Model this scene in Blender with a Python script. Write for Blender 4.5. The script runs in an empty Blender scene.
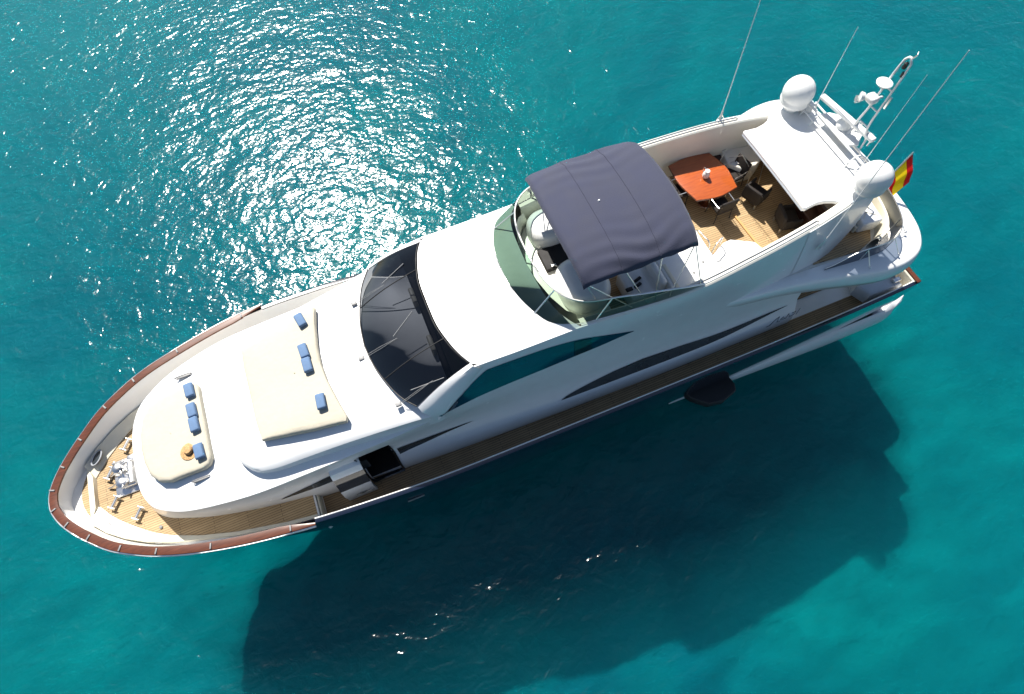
import bpy, bmesh, math, random
from mathutils import Vector, Matrix, noise
random.seed(7)
R = math.radians
SC = bpy.context.scene
COL = SC.collection

# ------------------------------------------------------------------ camera
CX = Vector((-0.92484282, -0.35665748, 0.13214085))
CY = Vector((0.37908052, -0.83598457, 0.39677167))
CZ = Vector((-0.03104388, 0.41704345, 0.90835623))
cd = bpy.data.cameras.new('camera'); cam = bpy.data.objects.new('camera', cd); COL.objects.link(cam)
cd.sensor_width = 36; cd.lens = 569.7 * 36 / 1024; cd.clip_start = .1; cd.clip_end = 5000
cam.matrix_world = Matrix.Translation((0, 7.768, 19.715)) @ Matrix((CX, CY, CZ)).to_4x4()
SC.camera = cam

# ------------------------------------------------------------------ light
SUN = Vector((.06, -.605, .795)).normalized()
w = bpy.data.worlds.new('World'); SC.world = w; w.use_nodes = True
nt = w.node_tree; sky = nt.nodes.new('ShaderNodeTexSky'); sky.sky_type = 'NISHITA'; sky.sun_disc = False
sky.sun_elevation = math.asin(SUN.z); sky.sun_rotation = math.atan2(SUN.x, SUN.y)
sky.air_density = 1.0; sky.dust_density = .6; sky.ozone_density = 1.5
bg = nt.nodes['Background']; nt.links.new(sky.outputs[0], bg.inputs[0]); bg.inputs[1].default_value = .058
sl = bpy.data.lights.new('sun', 'SUN'); sl.energy = 5; sl.angle = R(.7); sl.color = (1, .955, .88)
so = bpy.data.objects.new('sun', sl); COL.objects.link(so)
so.rotation_euler = SUN.to_track_quat('Z', 'Y').to_euler(); so.location = (0, -30, 40)
SC.view_settings.view_transform = 'Standard'; SC.view_settings.look = 'None'
SC.view_settings.exposure = .95; SC.view_settings.gamma = 1; SC.view_settings.use_curve_mapping = False
SC.cycles.transparent_max_bounces = 16; SC.cycles.max_bounces = 8; SC.cycles.volume_bounces = 1
SC.cycles.caustics_reflective = False; SC.cycles.caustics_refractive = False
SC.cycles.sample_clamp_indirect = 8

# ------------------------------------------------------------------ materials
def mat(name):
    m = bpy.data.materials.new(name); m.use_nodes = True
    return m, m.node_tree, m.node_tree.nodes['Principled BSDF']
def noisy(name, col, rough=.5, metal=0, var=.06, scale=3, coat=0, bump=0, bscale=40, spec=.5, sheen=0):
    m, t, b = mat(name); N = t.nodes; L = t.links
    tc = N.new('ShaderNodeTexCoord'); n = N.new('ShaderNodeTexNoise'); n.inputs['Scale'].default_value = scale; n.inputs['Detail'].default_value = 6
    L.new(tc.outputs['Object'], n.inputs['Vector'])
    r = N.new('ShaderNodeValToRGB')
    r.color_ramp.elements[0].position = .3; r.color_ramp.elements[1].position = .7
    r.color_ramp.elements[0].color = (*[c * (1 - var) for c in col], 1); r.color_ramp.elements[1].color = (*[min(1, c * (1 + var)) for c in col], 1)
    L.new(n.outputs['Fac'], r.inputs[0]); L.new(r.outputs[0], b.inputs['Base Color'])
    mr = N.new('ShaderNodeMapRange'); mr.inputs[3].default_value = rough * .85; mr.inputs[4].default_value = min(1, rough * 1.2)
    L.new(n.outputs['Fac'], mr.inputs[0]); L.new(mr.outputs[0], b.inputs['Roughness'])
    b.inputs['Metallic'].default_value = metal; b.inputs['Coat Weight'].default_value = coat; b.inputs['Coat Roughness'].default_value = .06
    b.inputs['Specular IOR Level'].default_value = spec; b.inputs['Sheen Weight'].default_value = sheen
    if bump:
        n2 = N.new('ShaderNodeTexNoise'); n2.inputs['Scale'].default_value = bscale; n2.inputs['Detail'].default_value = 4
        L.new(tc.outputs['Object'], n2.inputs['Vector'])
        bp = N.new('ShaderNodeBump'); bp.inputs['Strength'].default_value = bump; bp.inputs['Distance'].default_value = .02
        L.new(n2.outputs['Fac'], bp.inputs['Height']); L.new(bp.outputs[0], b.inputs['Normal'])
    return m
def planks(name, c1, c2, caulk, pitch=.07, rough=.6, rot=0):
    m, t, b = mat(name); N = t.nodes; L = t.links
    tc = N.new('ShaderNodeTexCoord'); mp = N.new('ShaderNodeMapping'); mp.inputs['Rotation'].default_value[2] = rot
    L.new(tc.outputs['Object'], mp.inputs[0])
    br = N.new('ShaderNodeTexBrick'); br.inputs['Scale'].default_value = 1; br.inputs['Brick Width'].default_value = 1.9; br.inputs['Row Height'].default_value = pitch
    br.inputs['Mortar Size'].default_value = .007; br.inputs['Mortar Smooth'].default_value = .2; br.inputs['Bias'].default_value = 0
    br.inputs['Color1'].default_value = (*c1, 1); br.inputs['Color2'].default_value = (*c2, 1); br.inputs['Mortar'].default_value = (*caulk, 1)
    L.new(mp.outputs[0], br.inputs['Vector'])
    n = N.new('ShaderNodeTexNoise'); n.inputs['Scale'].default_value = 2.2; n.inputs['Detail'].default_value = 8
    L.new(tc.outputs['Object'], n.inputs['Vector'])
    mx = N.new('ShaderNodeMix'); mx.data_type = 'RGBA'; mx.blend_type = 'MULTIPLY'; mx.inputs[0].default_value = .45
    r = N.new('ShaderNodeValToRGB'); r.color_ramp.elements[0].position = .3; r.color_ramp.elements[0].color = (.6, .56, .5, 1); r.color_ramp.elements[1].position = .7
    L.new(n.outputs['Fac'], r.inputs[0]); L.new(br.outputs['Color'], mx.inputs[6]); L.new(r.outputs[0], mx.inputs[7]); L.new(mx.outputs[2], b.inputs['Base Color'])
    b.inputs['Roughness'].default_value = rough
    return m
def woodgrain(name, c1, c2, rough=.2, coat=.6):
    m, t, b = mat(name); N = t.nodes; L = t.links
    tc = N.new('ShaderNodeTexCoord'); mp = N.new('ShaderNodeMapping'); mp.inputs['Scale'].default_value = (1, 9, 9); L.new(tc.outputs['Object'], mp.inputs[0])
    n = N.new('ShaderNodeTexNoise'); n.inputs['Scale'].default_value = 2.5; n.inputs['Detail'].default_value = 8; n.inputs['Distortion'].default_value = .6
    L.new(mp.outputs[0], n.inputs['Vector']); r = N.new('ShaderNodeValToRGB')
    r.color_ramp.elements[0].position = .3; r.color_ramp.elements[0].color = (*c1, 1); r.color_ramp.elements[1].position = .7; r.color_ramp.elements[1].color = (*c2, 1)
    L.new(n.outputs['Fac'], r.inputs[0]); L.new(r.outputs[0], b.inputs['Base Color'])
    b.inputs['Roughness'].default_value = rough; b.inputs['Coat Weight'].default_value = coat; b.inputs['Coat Roughness'].default_value = .1
    return m
def tinted(name, tint, gloss=(1, 1, 1), f=1.5):
    m, t, b = mat(name); N = t.nodes; L = t.links; N.remove(b)
    tr = N.new('ShaderNodeBsdfTransparent'); tr.inputs[0].default_value = (*tint, 1)
    gl = N.new('ShaderNodeBsdfGlossy'); gl.inputs[0].default_value = (*gloss, 1); gl.inputs['Roughness'].default_value = .03
    fr = N.new('ShaderNodeFresnel'); fr.inputs[0].default_value = f; mx = N.new('ShaderNodeMixShader')
    L.new(fr.outputs[0], mx.inputs[0]); L.new(tr.outputs[0], mx.inputs[1]); L.new(gl.outputs[0], mx.inputs[2])
    L.new(mx.outputs[0], N['Material Output'].inputs[0])
    return m
M = dict(
    white=noisy('white_gelcoat', (.76, .76, .75), .25, var=.02, coat=.5),
    cream=noisy('cream_gelcoat', (.66, .62, .50), .4, var=.04),
    grey=noisy('grey_gelcoat', (.33, .35, .38), .4, var=.05),
    navy=noisy('navy_hull_paint', (.006, .010, .022), .12, var=.15, coat=1),
    bottom=noisy('antifouling_paint', (.03, .04, .06), .7, var=.3),
    bluegrey=noisy('pale_grey_hull_paint', (.50, .53, .56), .3, var=.04, coat=.3),
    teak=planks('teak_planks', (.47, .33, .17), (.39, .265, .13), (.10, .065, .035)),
    teakdark=planks('shaded_teak_planks', (.30, .20, .10), (.25, .165, .08), (.05, .035, .02)),  # darker copy of the teak, side-deck shade put into its colour
    mahog=woodgrain('varnished_mahogany', (.065, .019, .008), (.125, .036, .014), .35, .3),
    table=woodgrain('orange_varnished_wood', (.30, .058, .010), (.42, .092, .016), .28, .7),
    steel=noisy('polished_steel', (.72, .71, .69), .32, metal=1, var=.1),
    bglass=noisy('black_glass', (.012, .014, .018), .06, var=.3, coat=1),
    mglass=noisy('painted_reflection_glass', (.004, .05, .085), .05, var=.15, coat=1, scale=1.2),  # base blue paints in the sea's reflection on the side windows
    slit=noisy('dark_grey_glass', (.03, .037, .042), .2, var=.2, coat=.4),
    canvas=noisy('navy_canvas', (.032, .036, .066), .85, var=.10, scale=2.0, bump=.5, bscale=60, sheen=.1),
    pad=noisy('cream_sun_pad_fabric', (.46, .425, .34), .9, var=.03, scale=5, bump=.4, bscale=9),
    blue=noisy('blue_cushion_fabric', (.10, .17, .29), .85, var=.1, scale=12, bump=.3, bscale=80),
    black=noisy('black_fabric', (.013, .009, .007), .8, var=.3, scale=9, bump=.3),
    brown=noisy('brown_wicker', (.05, .022, .014), .7, var=.7, scale=34, bump=.7, bscale=60),
    rubber=noisy('black_rubber', (.01, .01, .011), .6, var=.2),
    straw=noisy('woven_straw', (.45, .27, .12), .9, var=.4, scale=30, bump=.8),
    dome=noisy('white_dome_plastic', (.72, .72, .70), .35, var=.02),
    green=tinted('green_tinted_glass', (.36, .46, .40), (1, 1, 1), 1.3),
    smoke=tinted('smoked_glass', (.16, .19, .24), (1, 1, 1), 1.3),
    clear=tinted('clear_glass', (.80, .84, .84)),
    grate=noisy('grey_grate', (.20, .20, .20), .5, var=.3, scale=50),
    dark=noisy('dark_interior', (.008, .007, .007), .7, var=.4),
    brownin=noisy('dark_brown_trim', (.05, .02, .012), .4, var=.3),
    ink=noisy('dark_lettering', (.05, .06, .07), .5, var=.1),
    tan=noisy('tan_leather', (.45, .27, .10), .6, var=.1),
)
# flag cloth: red / yellow / red bands across its local y
m, t, b = mat('flag_cloth'); N = t.nodes; L = t.links
tc = N.new('ShaderNodeTexCoord'); sx = N.new('ShaderNodeSeparateXYZ'); L.new(tc.outputs['UV'], sx.inputs[0])
r = N.new('ShaderNodeValToRGB'); r.color_ramp.interpolation = 'CONSTANT'
e = r.color_ramp.elements; e[0].color = (.55, .012, .012, 1); e[1].position = .26; e[1].color = (.85, .60, .01, 1); x = e.new(.75); x.color = (.55, .012, .012, 1)
L.new(sx.outputs[1], r.inputs[0]); L.new(r.outputs[0], b.inputs['Base Color']); b.inputs['Roughness'].default_value = .8
tl = N.new('ShaderNodeBsdfTranslucent'); L.new(r.outputs[0], tl.inputs[0]); fm = N.new('ShaderNodeMixShader'); fm.inputs[0].default_value = .5
L.new(b.outputs[0], fm.inputs[1]); L.new(tl.outputs[0], fm.inputs[2]); L.new(fm.outputs[0], N['Material Output'].inputs[0])
M['flag'] = m
# water surface
def water_mat():
    m, t, b = mat('sea_water_surface'); N = t.nodes; L = t.links; N.remove(b)
    tc = N.new('ShaderNodeTexCoord')
    def nz(scale, stretch, rot, detail, w_):
        mp = N.new('ShaderNodeMapping'); mp.inputs['Scale'].default_value = (stretch, 1, 1); mp.inputs['Rotation'].default_value[2] = rot
        L.new(tc.outputs['Object'], mp.inputs[0]); n = N.new('ShaderNodeTexNoise'); n.inputs['Scale'].default_value = scale; n.inputs['Detail'].default_value = detail
        n.inputs['Roughness'].default_value = .55; n.inputs['Distortion'].default_value = .5
        L.new(mp.outputs[0], n.inputs['Vector']); mu = N.new('ShaderNodeMath'); mu.operation = 'MULTIPLY'; mu.inputs[1].default_value = w_
        L.new(n.outputs['Fac'], mu.inputs[0]); return mu.outputs[0]
    parts = [nz(.30, .9, R(65), 1, .34), nz(1.35, .7, R(70), 2, .235), nz(3.8, .75, R(50), 2.0, .100)]
    a = parts[0]
    for p in parts[1:]:
        ad = N.new('ShaderNodeMath'); L.new(a, ad.inputs[0]); L.new(p, ad.inputs[1]); a = ad.outputs[0]
    bp = N.new('ShaderNodeBump'); bp.inputs['Strength'].default_value = 1; bp.inputs['Distance'].default_value = WAVE
    L.new(a, bp.inputs['Height'])
    tr = N.new('ShaderNodeBsdfTransparent'); tr.inputs[0].default_value = (.80, .97, .98, 1)
    rf = N.new('ShaderNodeBsdfRefraction'); rf.inputs['IOR'].default_value = 1.12; rf.inputs['Roughness'].default_value = .6; rf.inputs[0].default_value = (.80, .97, .98, 1); L.new(bp.outputs[0], rf.inputs['Normal'])
    gl = N.new('ShaderNodeBsdfGlossy'); gl.inputs['Roughness'].default_value = .15; L.new(bp.outputs[0], gl.inputs['Normal'])
    fr = N.new('ShaderNodeFresnel'); fr.inputs[0].default_value = 1.33; L.new(bp.outputs[0], fr.inputs['Normal'])
    mt = N.new('ShaderNodeMixShader'); mt.inputs[0].default_value = .45; L.new(tr.outputs[0], mt.inputs[1]); L.new(rf.outputs[0], mt.inputs[2])
    mx = N.new('ShaderNodeMixShader'); L.new(fr.outputs[0], mx.inputs[0]); L.new(mt.outputs[0], mx.inputs[1]); L.new(gl.outputs[0], mx.inputs[2])
    L.new(mx.outputs[0], N['Material Output'].inputs[0])
    sc = N.new('ShaderNodeVolumeScatter'); sc.inputs['Color'].default_value = (.01, .74, .86, 1); sc.inputs['Density'].default_value = .065; sc.inputs['Anisotropy'].default_value = .2
    ab = N.new('ShaderNodeVolumeAbsorption'); ab.inputs['Color'].default_value = (.0, .74, .82, 1); ab.inputs['Density'].default_value = .14
    ad = N.new('ShaderNodeAddShader'); L.new(sc.outputs[0], ad.inputs[0]); L.new(ab.outputs[0], ad.inputs[1]); L.new(ad.outputs[0], N['Material Output'].inputs['Volume'])
    return m
WAVE = .41
def seabed_mat():
    m, t, b = mat('turquoise_sand_seabed'); N = t.nodes; L = t.links
    tc = N.new('ShaderNodeTexCoord')
    def nz(sc, det, rot=0, st=1):
        mp = N.new('ShaderNodeMapping'); mp.inputs['Scale'].default_value = (st, 1, 1); mp.inputs['Rotation'].default_value[2] = rot; L.new(tc.outputs['Object'], mp.inputs[0])
        n = N.new('ShaderNodeTexNoise'); n.inputs['Scale'].default_value = sc; n.inputs['Detail'].default_value = det; n.inputs['Roughness'].default_value = .6; n.inputs['Distortion'].default_value = .7; L.new(mp.outputs[0], n.inputs['Vector']); return n.outputs['Fac']
    def ramp(f, p0, c0, p1, c1):
        r = N.new('ShaderNodeValToRGB'); r.color_ramp.elements[0].position = p0; r.color_ramp.elements[1].position = p1
        r.color_ramp.elements[0].color = (*c0, 1); r.color_ramp.elements[1].color = (*c1, 1); L.new(f, r.inputs[0]); return r.outputs[0]
    a = ramp(nz(.07, 4), .36, (.001, .175, .225), .66, (.001, .35, .325))
    c = ramp(nz(1.1, 5, R(60), .45), .32, (.62, .66, .68), .68, (1.20, 1.18, 1.14))
    mx = N.new('ShaderNodeMix'); mx.data_type = 'RGBA'; mx.blend_type = 'MULTIPLY'; mx.inputs[0].default_value = 1
    L.new(a, mx.inputs[6]); L.new(c, mx.inputs[7]); L.new(mx.outputs[2], b.inputs['Base Color'])
    b.inputs['Roughness'].default_value = 1; b.inputs['Specular IOR Level'].default_value = 0
    return m

# ------------------------------------------------------------------ mesh helpers
class MB:
    def __init__(s): s.v = []; s.f = []; s.m = []
    def add(s, v, f, mi=0):
        o = len(s.v); s.v += [tuple(p) for p in v]; s.f += [tuple(i + o for i in q) for q in f]; s.m += [mi] * len(f); return s
    def box(s, c, sz, rz=0, bev=0, mi=0, ry=0, rx=0, seg=3):
        bm = bmesh.new(); bmesh.ops.create_cube(bm, size=1)
        for v in bm.verts: v.co = Vector((v.co.x * sz[0], v.co.y * sz[1], v.co.z * sz[2]))
        if bev: bmesh.ops.bevel(bm, geom=bm.edges[:], offset=bev, segments=seg, profile=.5, affect='EDGES')
        mt = Matrix.Translation(c) @ Matrix.Rotation(rz, 4, 'Z') @ Matrix.Rotation(ry, 4, 'Y') @ Matrix.Rotation(rx, 4, 'X')
        s.add([mt @ v.co for v in bm.verts], [[v.index for v in f.verts] for f in bm.faces], mi); bm.free(); return s
    def tube(s, pts, r, n=8, mi=0, closed=False):
        pts = [Vector(p) for p in pts]; vs = []; fs = []; k = len(pts); up = None
        for i, p in enumerate(pts):
            if closed: d = pts[(i + 1) % k] - pts[i - 1]
            else: d = pts[min(i + 1, k - 1)] - pts[max(i - 1, 0)]
            d.normalize()
            if up is None: up = Vector((0, 0, 1)) if abs(d.z) < .9 else Vector((1, 0, 0))
            a = d.cross(up).normalized(); up = a.cross(d).normalized()
            rr = r[i] if isinstance(r, (list, tuple)) else r
            vs += [p + rr * (math.cos(2 * math.pi * j / n) * a + math.sin(2 * math.pi * j / n) * up) for j in range(n)]
        for i in range(k if closed else k - 1):
            for j in range(n):
                fs.append((i * n + j, i * n + (j + 1) % n, ((i + 1) % k) * n + (j + 1) % n, ((i + 1) % k) * n + j))
        if not closed: fs += [tuple(range(n))[::-1], tuple(range((k - 1) * n, k * n))]
        return s.add(vs, fs, mi)
    def lathe(s, prof, c=(0, 0, 0), n=24, mi=0, rot=None):
        vs = []; fs = []
        for (r_, z) in prof:
            for j in range(n):
                p = Vector((r_ * math.cos(2 * math.pi * j / n), r_ * math.sin(2 * math.pi * j / n), z))
                if rot: p = rot @ p
                vs.append(p + Vector(c))
        for i in range(len(prof) - 1):
            for j in range(n): fs.append((i * n + j, i * n + (j + 1) % n, (i + 1) * n + (j + 1) % n, (i + 1) * n + j))
        fs += [tuple(range(n))[::-1], tuple(range((len(prof) - 1) * n, len(prof) * n))]
        return s.add(vs, fs, mi)
    def prism(s, ol, z0, z1, bev=0, mi=0, seg=3, both=False):
        """outline (x,y) list; z0/z1 numbers or functions of (x,y)"""
        bm = bmesh.new(); vs = [bm.verts.new((p[0], p[1], 0)) for p in ol]; f = bm.faces.new(vs); bm.normal_update()
        if f.normal.z < 0: f.normal_flip()
        ret = bmesh.ops.extrude_face_region(bm, geom=[f]); up = [e for e in ret['geom'] if isinstance(e, bmesh.types.BMVert)]
        h = 1.0
        hh = (z1 - z0) if not callable(z1) else .2
        for v in up: v.co.z += hh
        bmesh.ops.recalc_face_normals(bm, faces=bm.faces[:])
        if bev:
            top = [e for e in bm.edges if all(abs(v.co.z - hh) < 1e-6 for v in e.verts) or (both and all(abs(v.co.z) < 1e-6 for v in e.verts))]
            bmesh.ops.bevel(bm, geom=top, offset=bev, segments=seg, profile=.5, affect='EDGES')
        for v in bm.verts: v.co.z += (z0 if not callable(z1) else z1(v.co.x, v.co.y) - hh)
        bm.verts.index_update()
        s.add([v.co for v in bm.verts], [[v.index for v in q.verts] for q in bm.faces], mi); bm.free(); return s
    def grid(s, rows, mi=0, flip=False):
        n = len(rows[0]); vs = [p for r_ in rows for p in r_]; fs = []
        for i in range(len(rows) - 1):
            for j in range(n - 1):
                q = (i * n + j, i * n + j + 1, (i + 1) * n + j + 1, (i + 1) * n + j); fs.append(q[::-1] if flip else q)
        return s.add(vs, fs, mi)
    def build(s, name, mats, parent=None, ang=35, label=None, fix=True):
        me = bpy.data.meshes.new(name); me.from_pydata([tuple(v) for v in s.v], [], s.f)
        for k in (mats if isinstance(mats, (list, tuple)) else [mats]): me.materials.append(M[k] if isinstance(k, str) else k)
        for p, mi in zip(me.polygons, s.m): p.material_index = mi; p.use_smooth = True
        if fix:
            bm = bmesh.new(); bm.from_mesh(me); bmesh.ops.remove_doubles(bm, verts=bm.verts[:], dist=1e-5)
            bmesh.ops.recalc_face_normals(bm, faces=bm.faces[:]); bm.to_mesh(me); bm.free()
        me.set_sharp_from_angle(angle=R(ang)); me.update()
        o = bpy.data.objects.new(name, me); COL.objects.link(o)
        if parent: o.parent = parent; o.matrix_parent_inverse = parent.matrix_world.inverted()
        if label: o['label'] = label
        return o
def tag(o, label, cat=None, group=None, kind=None):
    if label: o['label'] = label
    if cat: o['category'] = cat
    if group: o['group'] = group
    if kind: o['kind'] = kind
    return o
def empty(name, loc=(0, 0, 0), rz=0):
    o = bpy.data.objects.new(name, None); COL.objects.link(o); o.location = loc; o.rotation_euler = (0, 0, rz); o.empty_display_size = .2
    return o
def adopt(p, *cs):
    for c in cs: c.parent = p
def cr(tab, x):
    """smooth interpolation of a table of tuples (x, a, b, ..), x sorted any way"""
    t = sorted(tab); n = len(t)
    if x <= t[0][0]: return t[0][1:]
    if x >= t[-1][0]: return t[-1][1:]
    i = max(k for k in range(n - 1) if t[k][0] <= x)
    h = t[i + 1][0] - t[i][0]; u = (x - t[i][0]) / h; out = []
    for c in range(1, len(t[0])):
        d = (t[i + 1][c] - t[i][c]) / h
        d0 = (t[i][c] - t[i - 1][c]) / (t[i][0] - t[i - 1][0]) if i > 0 else d
        d1 = (t[i + 2][c] - t[i + 1][c]) / (t[i + 2][0] - t[i + 1][0]) if i + 2 < n else d
        m0 = (0 if d0 * d <= 0 else 2 * d0 * d / (d0 + d)) if i > 0 else d
        m1 = (0 if d1 * d <= 0 else 2 * d1 * d / (d1 + d)) if i + 2 < n else d
        out.append((2 * u**3 - 3 * u**2 + 1) * t[i][c] + (u**3 - 2 * u**2 + u) * h * m0 + (-2 * u**3 + 3 * u**2) * t[i + 1][c] + (u**3 - u**2) * h * m1)
    return tuple(out)
def spline(pts, sub=6, closed=False):
    pts = [Vector(p) for p in pts]; n = len(pts); out = []
    for i in range(n if closed else n - 1):
        p0 = pts[(i - 1) % n] if closed or i > 0 else pts[0] * 2 - pts[1]; p1 = pts[i]; p2 = pts[(i + 1) % n]
        p3 = pts[(i + 2) % n] if closed or i + 2 < n else p2 * 2 - p1
        for k in range(sub):
            u = k / sub
            out.append(.5 * ((2 * p1) + (p2 - p0) * u + (2 * p0 - 5 * p1 + 4 * p2 - p3) * u * u + (3 * p1 - p0 - 3 * p2 + p3) * u**3))
    if not closed: out.append(pts[-1])
    return out
def sym(half):
    """half outline (x,y>=0) fore to aft -> closed outline"""
    h = [tuple(p) for p in half]; return h + [(p[0], -p[1]) + tuple(p[2:]) for p in reversed(h) if abs(p[1]) > 1e-4]
def lerp(a, b, t): return a + (b - a) * t
def frange(a, b, n): return [a + (b - a) * i / (n - 1) for i in range(n)]

# ------------------------------------------------------------------ sea
def build_sea():
    mb = MB(); s_ = 1500
    mb.add([(-s_, -s_, 0), (s_, -s_, 0), (s_, s_, 0), (-s_, s_, 0), (-s_, -s_, -7), (s_, -s_, -7), (s_, s_, -7), (-s_, s_, -7)], [(0, 1, 2, 3), (7, 6, 5, 4), (0, 4, 5, 1), (1, 5, 6, 2), (2, 6, 7, 3), (3, 7, 4, 0)])
    o = mb.build('sea_water', water_mat()); tag(o, 'turquoise sea surface with bright sun glitter', None, kind='structure')
    rows = []
    xs = [-1499, -400, -120, -60] + frange(-34, 34, 240) + [60, 120, 400, 1499]
    ys = [-1499, -400, -120, -60] + frange(-26, 30, 200) + [60, 120, 400, 1499]
    for x in xs:
        row = []
        for y in ys:
            z = -SEA_D
            if abs(x) < 60 and abs(y) < 60:
                z += .30 * noise.noise(Vector((x * .16, y * .16, 3))) + .22 * noise.noise(Vector((x * .8, y * 1.1, 7))) + .06 * noise.noise(Vector((x * 2.4, y * 2.4, 1)))
            row.append((x, y, z))
        rows.append(row)
    o = MB().grid(rows).build('seabed', seabed_mat(), ang=180, fix=False); tag(o, 'pale sandy seabed under the turquoise water', None, kind='structure')
SEA_D = 4.8
build_sea()

# ------------------------------------------------------------------ the yacht
yacht = empty('motor_yacht'); tag(yacht, 'large white motor yacht with navy hull, navy sun canopy and mahogany bow rail', 'yacht')
Y = yacht
# rail half breadth outline, bow to stern
RAIL = [(11.62, 0), (11.58, .28), (11.38, .68), (11.05, 1.10), (10.6, 1.55), (10.0, 2.05), (9.3, 2.46), (8.6, 2.78), (7.6, 3.10), (6.2, 3.40), (4.6, 3.60), (3, 3.70), (1, 3.77), (-2, 3.77), (-6, 3.77), (-10, 3.76), (-13, 3.72), (-15, 3.66), (-15.75, 3.62)]
RAILS = [(p.x, p.y) for p in spline([(a, b, 0) for a, b in RAIL], 5)]
def rz(x): return cr([(-16, 3.05), (-10, 3.12), (-5, 3.22), (0, 3.42), (3, 3.66), (5, 3.82), (8, 3.84), (9.5, 3.74), (10.6, 3.58), (11.7, 3.44)], x)[0]
def offs(ol, d):
    out = []
    for i, p in enumerate(ol):
        a = Vector(ol[max(i - 1, 0)]); b = Vector(ol[min(i + 1, len(ol) - 1)])
        if i == 0: a = Vector((ol[1][0], -ol[1][1]))
        t_ = (b - a).normalized(); n_ = Vector((t_.y, -t_.x))   # toward the inside
        if n_.dot(Vector((max(p[0], 6) - 6, p[1]))) > 0: n_ = -n_
        if i == 0: n_ = Vector((-1, 0))
        q = Vector(p) + n_ * d; out.append((q.x, max(q.y, 0)))
    return out
IN1 = offs(RAILS, .20); IN0 = offs(RAILS, .13)
def smooth01(a, b, x):
    u = min(1, max(0, (x - a) / (b - a))); return u * u * (3 - 2 * u)
def hullpt(x, y, t_):
    bf = smooth01(2, 11.4, x); fl = .08 + .46 * bf**1.3
    return (x - 1.3 * bf * t_**2, y * (1 - fl * t_**1.6), rz(x) * (1 - t_))
def stb(x): return 1 + .03 * smooth01(-1, 3, x) * (1 - smooth01(5, 8, x))     # starboard sheer carries slightly fuller
def hull():
    mb = MB(); T = [0, .05, .12, .25, .4, .55, .7, .8, .9, 1.0]
    for sgn in (1, -1):
        rows = []
        for (x, y) in RAILS:
            row = []
            for t_ in T:
                p = hullpt(x, y * (1 if sgn > 0 else stb(x)), t_); row.append((p[0], sgn * p[1], p[2]))
            bf = smooth01(2, 11.6, x); x0 = row[-1][0]; y0 = abs(row[-1][1])
            for (dz, fy, dx) in ((-.5, .86, .15), (-1.0, .6, .4), (-1.35, .25, .7), (-1.5, 0, .9)):
                row.append((x0 - dx * bf, sgn * y0 * fy, dz))
            rows.append(row)
        n = len(T)
        mb.grid([r_[:n] for r_ in rows], 0); mb.grid([r_[n - 1:] for r_ in rows], 1)
        last = rows[-1]; mb.add(last + [(p[0], 0, p[2]) for p in last], [(i, i + 1, len(last) + i + 1, len(last) + i) for i in range(len(last) - 1)], 0)
    mb.build('hull', ['navy', 'bottom'], Y, 40)
hull()
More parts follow.
